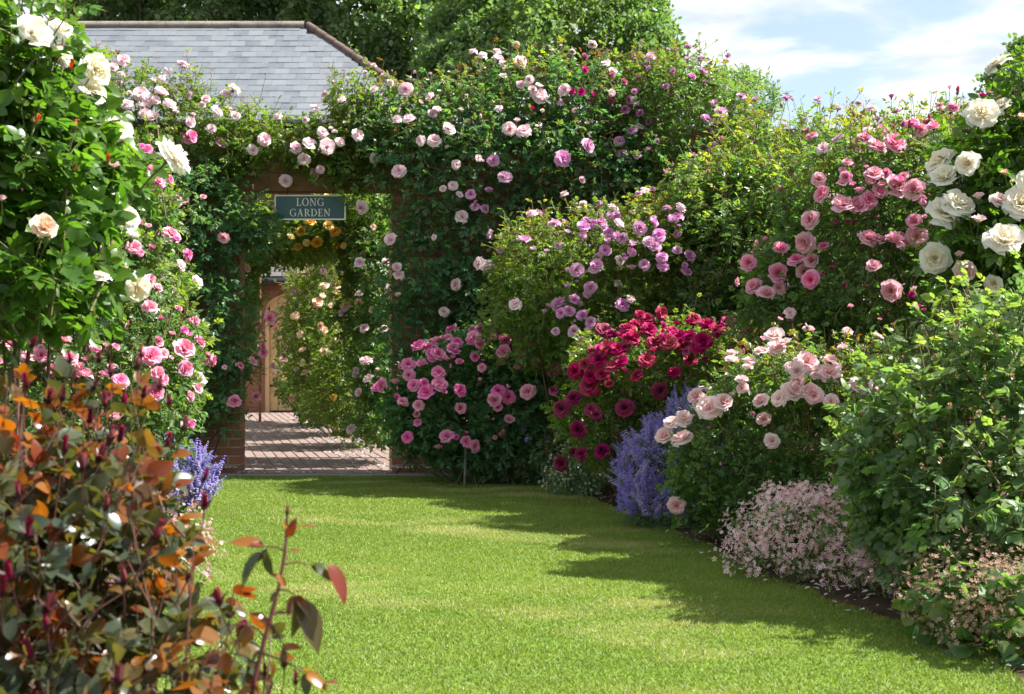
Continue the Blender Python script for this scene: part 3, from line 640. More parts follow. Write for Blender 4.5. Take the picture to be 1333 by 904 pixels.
# the second board, deeper in, most of it behind leaves
D2 = 20.8; c0 = W(296, 353.0, D2); c1 = W(346, 336.5, D2); sb2 = np.array([(c0[0]+c1[0])/2, D2, c0[2]])
sign2 = thing('direction_sign', 'small dark green board ending ERY, beside the roofed building beyond the doorway', 'sign', sb2)
g = Geo(); g.box((sb2[0], D2, (c0[2]+c1[2])/2), (c1[0]-c0[0], .02, c1[2]-c0[2])); link('board', g.mesh('board', MATS['sign_green'], offset=sb2), sign2)
letters(sign2, 'ERY', W(328.5, 0, D2)[0], W(0, 350.2, D2)[2], .066, D2-.0135, 'sign_trim', sb2, track=.10)
g = Geo(); g.tube([[c1[0]-.09, D2+.03, 0], [c1[0]-.09, D2+.03, c1[2]+.02]], .022, 6); link('post', g.mesh('post', MATS['timber'], offset=sb2), sign2)

# ---------------------------------------------------------------- slated house behind the wall
HE, HR, ZE, ZR = 27.0, 30.0, 5.36, 7.86; XR0, XR1 = -16.0, -4.31; XE1 = XR1+3.15; XE0 = XR0-3.4
house = thing('slate_roofed_house', 'brick house with long hipped grey slate roof rising behind the rose wall', 'house', ((XE0+XE1)/2, HR, 0))
hb = np.array([(XE0+XE1)/2, HR, 0])
g = Geo(); g.box(((XE0+XE1)/2, HR, ZE/2-.06), (XE1-XE0-.7, 2*(HR-HE)-.7, ZE-.12)); link('wall', g.mesh('wall', MATS['brick'], offset=hb), house)
g = Geo(); HB = 2*HR-HE
v = np.array([[XE0, HE, ZE], [XE1, HE, ZE], [XE1, HB, ZE], [XE0, HB, ZE], [XR0, HR, ZR], [XR1, HR, ZR]])
g.add(v, quads=[[0, 1, 5, 4], [2, 3, 4, 5], [0, 3, 2, 1]], tris=[[1, 2, 5], [3, 0, 4]]); roof = link('roof', g.mesh('roof', MATS['slate_under'], offset=hb), house)
sl = math.hypot(HR-HE, ZR-ZE); pit = math.atan2(ZR-ZE, HR-HE); NR = 17; gau = sl/NR
sgeo = Geo(); sgeo.box((0, 0, 0), (.296, gau*1.35, .024), rnd=0); sgeo.qm[0][[2]] = 1; smesh = sgeo.mesh('slate', [MATS['slate'], MATS['slate_under']]); srest = Geo(); cand = []  # lower edge face in the dark material: shadow line of each row painted in
rotp = np.array([[1, 0, 0], [0, math.cos(pit-.028), -math.sin(pit-.028)], [0, math.sin(pit-.028), math.cos(pit-.028)]]); nrm = np.array([0, -math.sin(pit), math.cos(pit)])
for r_ in range(NR):
    t = (r_+.62)/NR; xl = XE0+(XR0-XE0)*t; xr = XE1+(XR1-XE1)*t; x = -13.0+(.15 if r_ % 2 else 0)
    while x < xr-.10:
        if x > xl+.2: cand.append((x, r_, np.array([x, HE+(HR-HE)*t, ZE+(ZR-ZE)*t])+nrm*.022))
        x += .30
cand.sort(key=lambda c: -(c[1]>3)*10-(c[0] > -9.4)*20+abs(c[0]+6)*.01)
for k, (x, r_, p) in enumerate(cand):
    rnd = R.uniform(); p = p+nrm*R.normal()*.002
    if k < 300:
        m = Matrix.Rotation(pit-.028, 4, 'X')@Matrix.Rotation(R.normal()*.008, 4, 'Z'); m.translation = Vector(p-hb); link('slate', smesh, roof, m, rnd=rnd)
    else: srest.add(sgeo.v[0]@rotp.T+p, quads=sgeo.q[0], rnd=rnd); srest.qm[-1][[2]] = 1
link('slate_field', srest.mesh('slate_field', [MATS['slate'], MATS['slate_under']], offset=hb), roof, kind='stuff')
g = Geo(); g.tube([[-.24, 0, 0], [.24, 0, 0]], .14, 10); rt = g.mesh('ridge_tile', MATS['ridge'], smooth=True)
for k in range(22): 
    m = Matrix.Scale(.8, 4, (0, 0, 1)); m.translation = Vector((XR1-.3-k*.485, HR, ZR+.0))-Vector(hb); link('ridge_tile', rt, roof, m)
hv = np.array([XE1, HE, ZE])-np.array([XR1, HR, ZR]); hl = np.linalg.norm(hv); hu = hv/hl
g = Geo(); g.tube([[0, 0, 0], [.36, 0, 0]], [.088, .10], 10); ht = g.mesh('hip_tile', MATS['hip_tile'], smooth=True)
q = Vector(hu).to_track_quat('X', 'Z').to_matrix().to_4x4()
for k in range(int(hl/.34)):
    m = q.copy(); m.translation = Vector(np.array([XR1, HR, ZR+.02])+hu*k*.34-hb); link('hip_tile', ht, roof, m)
g = Geo(); g.tube([[XE0, HE-.08, ZE-.02], [XE1+.1, HE-.08, ZE-.02]], .07, 10); link('gutter', g.mesh('gutter', MATS['gutter'], smooth=True, offset=hb), house)

# ---------------------------------------------------------------- low outbuilding with arched oak door
OD = 23.9; ob = np.array([-4.0, OD, 0])
outb = thing('outbuilding', 'low brick outbuilding with arched oak door at the end of the path', 'outbuilding', ob)
g = Geo(); EZ = 2.22
dx0, dx1, dzs = W(345, 0, OD)[0], W(345, 0, OD)[0]+.98, 1.72
for x0, x1, z0, z1 in ((-9.5, dx0, 0, EZ), (dx1, -1.0, 0, EZ), (dx0, dx1, dzs+.34, EZ)): g.box(((x0+x1)/2, OD+.15, (z0+z1)/2), (x1-x0, .3, z1-z0))
n = 14; t = np.linspace(0, math.pi, n); ax = (dx0+dx1)/2-.49*np.cos(t); az = dzs+.30*np.sin(t)   # spandrels round the arch
for i in range(n-1):
    for yy in (OD, ): g.add([[ax[i], yy, az[i]], [ax[i+1], yy, az[i+1]], [ax[i+1], yy, dzs+.341], [ax[i], yy, dzs+.341]], quads=[[0, 1, 2, 3]])
    g.add([[ax[i], OD, az[i]], [ax[i+1], OD, az[i+1]], [ax[i+1], OD+.3, az[i+1]], [ax[i], OD+.3, az[i]]], quads=[[0, 1, 2, 3]])
link('wall', g.mesh('wall', MATS['brick'], offset=ob), outb)
rest = Geo(); ka = []
for row in range(29):
    z = .04+row*.0752; x = -6.2+(.11 if row % 2 else 0)
    while x < -1.2:
        inside = dx0-.1 < x < dx1+.1 and z < dzs+.38
        if not inside: ka.append((x, z))
        x += .225
ka.sort(key=lambda b: abs(b[0]+4.3))
for k, (x, z) in enumerate(ka):
    if k < 160: m = Matrix.Translation(Vector((x-ob[0], WT/2-.006, z))); link('brick', brick_mesh(.215)[1], outb, m, rnd=R.uniform())
    else: gg = brick_mesh(.215)[0]; rest.add(gg.v[0]+np.array([x, OD+WT/2-.006, z]), quads=gg.q[0], rnd=R.uniform())
link('brick_field', rest.mesh('brick_field', MATS['brick'], offset=ob), outb, kind='stuff')
dframe = Geo(); dframe.box((dx0+.035, OD+.06, dzs/2), (.07, .1, dzs)); dframe.box((dx1-.035, OD+.06, dzs/2), (.07, .1, dzs))
for i in range(n-1):
    p0 = np.array([ax[i], OD+.06, az[i]]); p1 = np.array([ax[i+1], OD+.06, az[i+1]]); dframe.tube([p0-[0, 0, .02], p1-[0, 0, .02]], .04, 5)
door = link('door', dframe.mesh('door', MATS['oak'], offset=ob), outb)
nb = 6; bw = (dx1-dx0-.14)/nb
for k in range(nb):
    xx = dx0+.07+bw*(k+.5); th = math.acos(max(-1, min(1, ((dx0+dx1)/2-xx)/.49))); zt = dzs+.30*math.sin(th)-.03
    g = Geo(); g.box((xx, OD+.08, zt/2+.02), (bw-.010, .04, zt-.02), rnd=.2+.6*(k % 2)); link('plank', g.mesh('plank', MATS['oak'], offset=ob), door)
g = Geo(); g.box((dx0+.13, OD+.05, 1.45), (.34, .015, .03)); link('hinge', g.mesh('hinge', MATS['gutter'], offset=ob), door)
g = Geo(); g.box((dx0+.13, OD+.05, .45), (.34, .015, .03)); link('hinge', g.mesh('hinge', MATS['gutter'], offset=ob), door)
v = np.array([[-9.8, OD-.28, EZ+.02], [-.8, OD-.28, EZ+.02], [-.8, OD+3, EZ+1.75], [-9.8, OD+3, EZ+1.75]]); g = Geo(); g.add(v, quads=[[0, 1, 2, 3]])
oroof = link('roof', g.mesh('roof', MATS['slate_under'], offset=ob), outb); rest = Geo(); op = math.atan2(1.73, 3.28)
orot = np.array([[1, 0, 0], [0, math.cos(op-.03), -math.sin(op-.03)], [0, math.sin(op-.03), math.cos(op-.03)]]); og = Geo(); og.box((0, 0, 0), (.244, .26, .009), rnd=0); om = og.mesh('slate', MATS['shaded_slate'])
for r_ in range(17):
    x = -6.4+(.125 if r_ % 2 else 0); p = np.array([0, OD-.28+.16*math.cos(op)*1.0+r_*.19*math.cos(op), EZ+.02+.16*math.sin(op)+r_*.19*math.sin(op)])+np.array([0, -math.sin(op), math.cos(op)])*.02
    while x < -2.2:
        q_ = p+np.array([x, 0, 0])
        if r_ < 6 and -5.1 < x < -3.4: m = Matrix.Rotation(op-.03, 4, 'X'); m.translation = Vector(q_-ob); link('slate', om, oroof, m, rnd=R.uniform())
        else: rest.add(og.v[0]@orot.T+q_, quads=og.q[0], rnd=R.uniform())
        x += .25
link('slate_field', rest.mesh('slate_field', MATS['shaded_slate'], offset=ob), oroof, kind='stuff')
g = Geo(); g.tube([[-9.6, OD-.33, EZ-.03], [W(378, 0, OD)[0], OD-.33, EZ-.03]], .06, 10); link('gutter', g.mesh('gutter', MATS['gutter'], smooth=True, offset=ob), outb)

# ---------------------------------------------------------------- rose pergola over the path
pg = np.array([-2.2, 15, 0]); perg = thing('pergola', 'timber pergola of posts and cross rafters over the brick path', 'pergola', pg)
for d in (14.0, 16.0, 18.0, 20.0):
    cx0 = -1.75-.235*(d-12.4)
    for sx in (-1.05, 1.0):
        g = Geo(); g.box((cx0+sx, d, 1.25), (.1, .1, 2.5)); link('post', g.mesh('post', MATS['timber'], offset=pg), perg)
for d in np.arange(13.4, 20.6, .62):
    cx0 = -1.75-.235*(d-12.4); g = Geo(); g.box((cx0, d, 2.62), (2.7, .06, .13)); link('rafter', g.mesh('rafter', MATS['timber'], offset=pg), perg)
for sx in (-1.05, 1.0):
    g = Geo(); g.tube([[-1.75+sx-.235*.8, 13.2, 2.52], [-1.75+sx-.235*8.3, 20.7, 2.52]], .06, 4); link('side_beam', g.mesh('side_beam', MATS['timber'], offset=pg), perg)

# ---------------------------------------------------------------- trees behind
def tree(name, label, trunk, h0, blobs, leaf, dens, S, seed, tpl='clump', tr=.25, ytop=.35, rough=.24):
    rng = np.random.default_rng(seed); wv = Waves(seed+9, 1.0, 3.5); base = np.array([trunk[0], trunk[1], 0.]); T = thing(name, label, 'tree', base, 'trees beyond the wall')
    P, Nn = surf(blobs, dens, rng, wv, rough, None, .25); n = len(P)
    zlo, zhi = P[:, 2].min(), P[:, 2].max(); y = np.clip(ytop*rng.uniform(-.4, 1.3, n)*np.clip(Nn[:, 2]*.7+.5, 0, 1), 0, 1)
    Y = unit(Nn*.5+rng.normal(size=(n, 3))); X = unit(np.cross(Y, rng.normal(size=(n, 3)))); Z = np.cross(X, Y); tp = TPL[tpl, 0]
    g = Geo(); bake(g, tp, P, X, Y, Z, S*rng.uniform(.7, 1.3, n), rng.integers(0, len(tp), n), np.clip(.5+.35*wv(P*.8)+rng.normal(size=n)*.2, 0, 1), y)
    link('crown', g.mesh('crown', MATS[leaf], offset=base), T, kind='stuff'); COUNT['tris'] += sum(len(t) for t in g.t)
    g = Geo(); top = base+np.array([0, 0, h0]); g.tube([base, (base+top)/2+rng.normal(size=3)*.1, top], [tr*1.25, tr, tr*.85], 8)
    for j in range(min(26, n)):
        e = P[rng.integers(n)]; m = (top+e)/2+np.array([0, 0, -.15*np.linalg.norm(e-top)]); t = np.linspace(0, 1, 6)[:, None]
        g.tube((1-t)**2*top+2*t*(1-t)*m+t*t*e, np.linspace(tr*.45, tr*.05, 6), 5)
    link('trunk', g.mesh('trunk', MATS['bark'], smooth=True, offset=base), T); return T
def EB(px, py, d, rx, ry, rd): return E(px, py, d, rx, ry, rd)
tree('broadleaf_tree', 'dark green broadleaf tree rising directly behind the slate ridge', (-10.5, 41), 5.5,
     [EB(250, 10, 41, 130, 95, 2.6), EB(160, -30, 40, 80, 90, 2.2), EB(330, -60, 41, 120, 90, 2.5), EB(110, -20, 41, 42, 40, 1.2)], 'tree_leaf_dark', 22, .48, 21)
tree('broadleaf_tree', 'mid green broadleaf tree above the hip end of the slate roof', (-3.9, 39), 5.5,
     [EB(480, 20, 39, 110, 85, 2.4), EB(420, -60, 39.5, 110, 80, 2.4), EB(560, -40, 39, 110, 80, 2.4), EB(560, 70, 38, 70, 60, 1.6), EB(640, -70, 39.5, 120, 70, 2)], 'tree_leaf_dark', 22, .46, 22, ytop=.6)
tree('leafy_tree', 'pale green fine-leaved tree behind the middle of the rose wall', (.7, 33), 4.5,
     [EB(690, 55, 33, 120, 65, 2.2), EB(760, 30, 33, 92, 75, 2.0), EB(640, 30, 33, 70, 50, 1.8), EB(800, 70, 32.5, 58, 50, 1.6), EB(600, 85, 32, 60, 45, 1.5)], 'tree_leaf_light', 34, .34, 23, ytop=.3)
tree('yew_tree', 'dark feathery evergreen showing past the mauve climbing rose', (3.4, 21), 2.0,
     [EB(945, 128, 21, 52, 28, .5), EB(900, 150, 21, 60, 45, .6), EB(965, 150, 21, 20, 22, .3)], 'tree_leaf_dark', 110, .22, 24, tpl='needle', tr=.1, rough=.2)
tree('round_tree', 'distant dark tree behind the white roses', (14.6, 42), 5.0,
     [EB(1322, 120, 42, 34, 36, 1.2), EB(1360, 90, 42, 50, 50, 1.4)], 'tree_leaf_dark', 26, .42, 25)
#--PLANTS--
# ================================================================== PLANTS
def zl(ox, oy, k, pts, kinds, petal, r=None):
    """bloom list from readings off an enlarged piece of the photograph"""
    out = []
    for i, p in enumerate(pts):
        kd = kinds[i % len(kinds)] if isinstance(kinds, (list, tuple)) else kinds
        out.append((kd, petal, ox+p[0]*k, oy+p[1]*k, (p[2]*k if len(p) > 2 else r)))
    return out
def pl(pts, kinds, petal, r=None): return zl(0, 0, 1, pts, kinds, petal, r)
front = lambda p, n: n[:, 1] < .35
FC = ['full', 'cup', 'full', 'loose', 'half']

# ---- climbers on the wall (distance 12.1)
dW = 12.15
shrub('climbing_rose', 'deep green climbing rose with pale pink blooms on the wall right of the doorway', 'climbing rose',
      [E(600, 215, dW, 105, 85, .30), E(560, 330, dW, 62, 95, .22), E(640, 330, dW, 75, 100, .26), E(720, 210, dW, 110, 70, .32), E(800, 230, dW, 80, 75, .30), E(545, 430, dW, 45, 60, .20), E(735, 330, dW, 80, 90, .2),
       E(520, 165, 12.35, 70, 45, .3), E(640, 140, 12.4, 110, 48, .38), E(740, 125, 12.4, 80, 48, .38)],
      (W(640, 0, 12.2)[0], 12.33, 0), 'rose_leaf_wall', dens=70, L=.30, lsize=.125, young=.55, ytop=.85, seed=11, cull=front, up=.45, canes=16, basespread=.5, lean=.5,
      blooms=pl([(525,222,9),(538,162,8),(527,127,9),(568,185,8),(572,152,9),(587,172,9),(667,175,9),(684,175,10),(700,127,10),(648,90,9),(676,92,9),(735,118,8),(597,368,8),(573,408,6),(524,382,7),(524,356,7),(515,314,8),(480,265,8),(602,275,8),(705,115,7),(676,115,6),(565,155,6),(480,340,7),(590,240,6)], FC, 'pale_petal')
      +pl([(640,210,8),(661,228,9),(612,250,7),(733,207,10),(635,247,7),(620,272,6)], FC, 'lilac_petal')
      +pl([(790,130,6),(805,110,5),(736,130,5),(755,120,5),(694,150,5),(760,97,5)], ['half', 'cup'], 'magenta_petal')
      +pl([(600,150,5),(625,160,5),(560,140,5),(610,130,5),(700,170,4),(520,150,5),(545,140,5)], ['half', 'bud'], 'blush_petal'),
      extra=[('bud', 'pink_petal', 60, .022, .5), ('full', 'pale_petal', 16, .042, .25), ('loose', 'pale_petal', 26, .04, .7), ('half', 'blush_petal', 24, .032, .6)],
      shoots=[(540, 105, 12.4, .5, -.1), (600, 115, 12.4, .5, .1), (650, 80, 12.4, .5, 0), (690, 88, 12.4, .55, .1), (720, 95, 12.4, .5, -.2), (770, 92, 12.4, .5, .2), (575, 118, 12.4, .4, .2), (625, 100, 12.4, .4, -.2)])
shrub('climbing_rose', 'mauve flowered climbing rose billowing over the wall top, clear of the house roof', 'climbing rose',
      [E(880, 190, 12.2, 75, 90, .36), E(880, 125, 12.4, 62, 42, .42), E(935, 170, 12.3, 55, 55, .4), E(955, 215, 12.2, 45, 50, .35), E(815, 130, 12.5, 50, 42, .35), E(850, 280, 12.2, 60, 50, .2)],
      (1.7, 12.33, 0), 'rose_leaf_deep', dens=85, L=.28, lsize=.11, young=.55, ytop=.7, seed=12, cull=front, canes=14, up=.55, basespread=.35,
      blooms=pl([(915,157,7),(938,150,8),(972,187,8),(850,83,7),(893,88,6),(905,245,8),(823,237,6),(815,185,7),(818,200,6),(833,142,6),(828,172,6)], FC, 'lilac_petal')
      +pl([(880,75,5),(910,100,6),(975,165,5),(960,133,6),(975,137,6),(814,139,6),(847,195,5),(840,300,5),(912,110,4),(868,120,5)], ['half', 'cup'], 'mauve_petal'),
      extra=[('bud', 'magenta_petal', 30, .022, .5), ('cup', 'mauve_petal', 16, .04, .3), ('half', 'lilac_petal', 12, .035, .3)],
      shoots=[(915, 92, 12.4, .5, .15), (930, 95, 12.4, .55, .25), (870, 78, 12.4, .4, 0), (990, 150, 12.3, .5, .3), (850, 80, 12.4, .4, -.1), (1005, 175, 12.2, .4, .5)])
shrub('climbing_rose', 'blush climbing rose trained along the wall top in front of the slate roof', 'climbing rose',
      [E(150, 165, 12.3, 75, 50, .32), E(240, 165, 12.3, 75, 38, .30), E(320, 180, 12.3, 70, 30, .26), E(410, 190, 12.3, 60, 26, .24), E(470, 175, 12.35, 45, 45, .28), E(110, 120, 12.4, 40, 40, .3), E(295, 225, 12.3, 42, 20, .12), E(455, 225, 12.3, 36, 18, .12), E(155, 118, 12.35, 42, 34, .2), E(243, 125, 12.35, 30, 30, .18), E(460, 130, 12.4, 30, 40, .2)],
      (-3.4, 12.33, 0), 'rose_leaf_fresh', dens=90, L=.30, lsize=.105, young=.5, seed=13, canes=0, up=.6, basespread=.6, cull=front,
      blooms=pl([(345,180,8),(374,224,8),(425,190,10),(405,186,8),(390,190,8),(410,215,7),(468,175,7),(485,200,7),(130,92,9),(160,88,8),(240,95,8),(150,95,7),(180,130,9),(200,138,9),(214,132,9),(225,142,8),(280,150,8),(300,128,9),(292,133,7),(185,150,8),(205,155,8),(165,140,7),(250,160,7),(330,190,7),(398,200,7),(420,178,7),(440,186,6)], ['loose', 'full', 'cup'], 'pale_petal')
      +pl([(145,150,7)], 'cup', 'white_petal'), extra=[('bud', 'pink_petal', 46, .02, .3), ('loose', 'pale_petal', 24, .042, .4), ('half', 'blush_petal', 16, .032, .4)],
      shoots=[(160, 70, 12.35, .6, .05), (205, 85, 12.3, .55, -.05), (245, 85, 12.35, .6, .1), (262, 95, 12.3, .6, .2), (285, 120, 12.3, .4, 0), (355, 150, 12.3, .35, .1), (130, 75, 12.3, .5, -.1), (445, 90, 12.35, .65, .0), (465, 110, 12.3, .6, .15), (325, 145, 12.3, .35, 0), (435, 115, 12.3, .5, -.15)])
shrub('climbing_rose', 'dark leafy climbing rose with few pink blooms covering the left doorway pillar', 'climbing rose',
      [E(262, 270, dW, 55, 60, .22), E(255, 370, dW, 58, 90, .24), E(285, 470, dW, 42, 70, .26), E(300, 285, dW, 48, 40, .2), E(200, 330, dW, 55, 120, .24), E(230, 490, dW, 50, 80, .3), E(335, 300, 12.3, 20, 28, .15)],
      (-2.75, 12.33, 0), 'rose_leaf_wall', dens=85, L=.28, lsize=.12, young=.25, seed=14, cull=front, up=.4, canes=10, lean=.5,
      blooms=pl([(293,305,7),(300,515,9),(340,412,8),(333,460,6),(345,476,5),(308,475,6),(323,512,7),(270,470,6),(243,262,7),(237,258,6),(320,470,6),(332,452,6),(372,380,4)], ['cup', 'full'], 'pink_petal')
      +pl([(285,195,8),(237,187,8)], ['full'], 'pink_petal'), extra=[('bud', 'pink_petal', 14, .02, .2), ('cup', 'pale_petal', 5, .045, .2)],
      shoots=[(322, 450, 12.1, .4, .5), (335, 480, 12.1, .4, .6), (318, 500, 12.1, .4, .5), (345, 440, 12.1, .4, .5)])
# ---- beyond the doorway
shrub('climbing_rose', 'yellow climbing rose hanging from the pergola rafters behind the sign', 'climbing rose',
      [E(420, 298, 13.6, 60, 20, .5), E(380, 315, 14.6, 65, 18, .6), E(330, 300, 13.6, 30, 22, .5), E(470, 300, 13.4, 30, 40, .4), E(480, 270, 14, 40, 30, .8), E(410, 270, 15, 60, 20, .8)],
      (-1.2, 13.9, 0), 'rose_leaf_fresh', dens=85, L=.28, lsize=.11, young=.35, seed=15, up=.2, canes=0, fill=.5, basespread=.05,
      blooms=pl([(406,291,7),(413,306,7),(426,293,7),(446,300,7),(396,296,6),(384,300,5),(454,388,5),(390,312,5),(436,310,5)], ['cup', 'full'], 'yellow_petal')+pl([(478,335,9),(472,342,7)], ['loose'], 'blush_petal'),
      extra=[('cup', 'yellow_petal', 14, .05, .2)])
shrub('rose_bush', 'sunlit apricot shrub rose lining the brick path beyond the doorway', 'rose bush',
      [E(440, 430, 17.5, 55, 105, .8), E(415, 490, 19.5, 45, 60, .8), E(465, 500, 15.5, 42, 70, .6), E(400, 420, 20.5, 30, 75, .6)],
      (-2.1, 17.5, 0), 'rose_leaf_fresh', dens=70, L=.32, lsize=.12, young=.7, seed=16, up=.5, canes=5, basespread=.1, sat=1.0,
      blooms=pl([(363,407,5),(366,428,5),(372,440,4),(381,445,6),(402,455,7),(400,470,5),(398,435,5),(425,430,5),(405,480,6),(370,485,5),(376,492,4),(393,412,6),(440,432,5),(418,395,6),(405,360,6),(425,375,6),(398,345,5),(385,515,5),(430,460,5),(450,427,5)], FC, 'apricot_petal')
      +pl([(440,515,5),(454,388,5),(428,512,4)], FC, 'yellow_petal')+pl([(376,470,5),(378,458,5),(410,350,5),(425,345,5)], FC, 'blush_petal'), extra=[('full', 'apricot_petal', 50, .055, .15), ('bud', 'yellow_petal', 14, .025, .3)])
shrub('climbing_rose', 'white and pale pink rose growing behind the right doorway pillar', 'climbing rose',
      [E(485, 420, 13.6, 34, 90, .35), E(495, 520, 13.4, 34, 60, .35), E(478, 340, 13.6, 30, 40, .3), E(492, 330, 13.0, 26, 95, .2), E(495, 480, 13.0, 18, 90, .16)],
      (-1.1, 13.6, 0), 'rose_leaf_deep', dens=80, L=.26, lsize=.115, young=.35, seed=17, up=.4, canes=0, basespread=.06,
      blooms=pl([(500,340,7),(502,375,6),(483,428,6),(484,470,8),(458,400,6),(486,492,7),(467,553,7),(478,510,6),(470,490,5),(455,407,6),(498,430,5),(476,380,5)], ['full', 'cup'], 'pale_petal'), extra=[('cup', 'apricot_petal', 16, .045, .1)])
shrub('climbing_rose', 'leafy climber on the left pergola posts beyond the doorway', 'climbing rose',
      [E(318, 330, 14.5, 22, 60, .4), E(325, 290, 15.5, 40, 26, .6), E(312, 420, 15, 16, 50, .4), E(330, 330, 17, 20, 14, .4)],
      (-2.85, 14.6, 0), 'rose_leaf_deep', dens=75, L=.26, lsize=.115, young=.45, seed=18, canes=0, basespread=.05, blooms=pl([(317,348,5),(345,297,5)], 'cup', 'blush_petal'), extra=[('bud', 'pink_petal', 8, .02, .2)])
# ---- right border, back to front
shrub('rose_bush', 'mid pink rose bush loaded with rosettes at the foot of the wall', 'rose bush',
      [E(610, 520, 11.5, 90, 75, .42), E(690, 510, 11.5, 62, 80, .42), E(560, 530, 11.5, 50, 55, .32), E(640, 480, 11.6, 75, 48, .36)],
      (-.35, 11.55, 0), 'rose_leaf_wall', dens=100, L=.22, lsize=.115, young=.12, seed=19, canes=14, hi_bloom=1, sat=1.1, spray=.06,
      blooms=zl(480, 400, .2655, [(230,305,34),(330,260,30),(420,230,32),(360,260,36),(310,230,30),(345,205,28),(440,210,28),(525,185,34),(610,178,30),(660,192,30),(685,240,34),(765,247,34),(843,245,28),(820,295,34),(885,318,34),(972,330,20),(615,115,24),(685,120,30),(545,220,26),(230,350,28),(250,390,30),(305,420,38),(360,378,32),(455,412,34),(195,465,28),(100,408,36),(250,550,22),(212,610,28),(395,600,36),(603,455,32),(665,440,34),(780,410,38),(887,407,24),(668,537,26),(520,648,30),(640,597,20),(520,270,22),(450,290,20),(550,315,22),(270,475,28),(380,415,18),(285,300,26),(800,210,24),(930,300,20),(400,190,26),(430,250,26),(500,200,24)], ['full', 'cup', 'full', 'full'], 'rosepink_petal')
      +zl(480, 400, .2655, [(190,310,16),(170,418,14),(345,190,14),(710,180,16),(570,150,14),(180,540,14),(480,598,14),(560,265,12),(540,370,18),(855,175,12)], ['half', 'bud'], 'rosepink_petal'),
      extra=[('full', 'rosepink_petal', 10, .06, .3), ('bud', 'rosepink_petal', 12, .022, .3)])
shrub('geranium', 'low pale green cranesbill mound under the mid pink rose bush', 'perennial',
      [E(680, 598, 11.5, 62, 26, .35), E(640, 606, 11.5, 38, 16, .3), E(715, 585, 11.3, 34, 26, .3)], (.08, 11.45, 0), 'cool_leaf', dens=150, L=.13, lsize=.085, tpl='3', young=.2, seed=20, canes=0, up=.7,
      blooms=pl([(686,567,5),(693,577,4),(644,566,4),(690,560,3)], 'loose', 'violet_petal'), nleaf=5)
shrub('rose_bush', 'tall lilac pink rose bush with lime young growth against the wall', 'rose bush',
      [E(760, 355, 11.0, 105, 75, .55), E(840, 350, 10.9, 75, 85, .55), E(700, 400, 11.1, 65, 70, .4), E(770, 430, 10.9, 80, 60, .5), E(690, 340, 11.2, 45, 40, .3)],
      (.65, 11.1, 0), 'rose_leaf_fresh', dens=78, L=.26, lsize=.09, tpl='7', young=.55, seed=31, canes=16, ytop=.8,
      blooms=pl([(725,300,8),(760,305,8),(780,300,8),(785,330,7),(800,320,8),(835,305,9),(850,325,8),(855,312,9),(858,335,7),(870,297,8),(752,352,9),(772,350,7),(768,370,8),(730,390,8),(755,390,9),(745,410,8),(760,415,8),(750,430,8),(805,403,8),(820,427,7),(735,412,7),(690,320,9),(875,290,8),(860,345,7),(820,340,8),(840,345,7),(888,335,8),(734,400,8),(750,382,6),(795,302,7),(765,297,7),(845,320,8),(815,315,7),(775,345,7),(700,330,6),(886,352,7),(758,440,7),(772,300,6),(790,310,6),(740,370,6),(826,330,6)], FC, 'lilac_petal')
      +pl([(675,395,8),(635,345,8),(645,342,8),(770,370,6),(768,460,6),(750,455,6)], ['loose', 'full'], 'pale_petal'),
      extra=[('full', 'lilac_petal', 26, .042, .35), ('loose', 'pale_petal', 26, .042, .35), ('bud', 'pink_petal', 40, .02, .3)], shoots=[(690, 275, 11.2, .5, -.1), (730, 270, 11.1, .5, 0), (755, 272, 11.1, .45, .1), (800, 275, 11, .45, 0), (845, 265, 11, .5, .1), (645, 330, 11.2, .4, -.3), (780, 268, 11, .4, -.1)])
shrub('rose_bush', 'tall lime green rose thicket along the skyline right of the mauve climber', 'rose bush',
      [E(1000, 232, 11.2, 100, 66, .55), E(1090, 225, 11.2, 90, 68, .55), E(930, 250, 11.3, 60, 44, .4), E(1180, 220, 11.3, 90, 66, .5), E(1270, 220, 11.3, 80, 66, .5)],
      (2.4, 11.3, 0), 'rose_leaf_fresh', dens=55, L=.32, lsize=.11, young=.6, seed=32, canes=16, basespread=.4, extra=[('bud', 'pink_petal', 40, .02, .4), ('cup', 'lilac_petal', 18, .04, .4), ('half', 'pink_petal', 18, .035, .4)],
      shoots=[(1075, 140, 11, .75, .1), (1090, 148, 11, .7, .2), (1060, 165, 11, .6, -.2), (1000, 165, 11.2, .4, .1), (960, 175, 11.2, .4, -.1), (1020, 170, 11.2, .35, .2)])
shrub('rose_bush', 'big leafy rose bush, almost flowerless, between lilac and salmon pink roses', 'rose bush',
      [E(960, 330, 10.8, 82, 105, .5), E(1000, 280, 10.7, 70, 70, .42), E(920, 290, 10.9, 55, 70, .36), E(930, 400, 10.8, 70, 60, .4), E(1010, 390, 10.5, 55, 70, .4)],
      (1.7, 10.9, 0), 'rose_leaf_soft', dens=85, L=.27, lsize=.11, young=.62, ytop=.95, seed=33, canes=16,
      extra=[('bud', 'magenta_petal', 22, .018, .3), ('half', 'pink_petal', 12, .03, .4)], blooms=pl([(875,232,6),(990,370,5)], 'half', 'pink_petal'), shoots=[(885, 230, 10.8, .55, -.35), (920, 215, 10.8, .5, -.1), (955, 205, 10.8, .4, 0), (1005, 200, 10.7, .5, .1)])
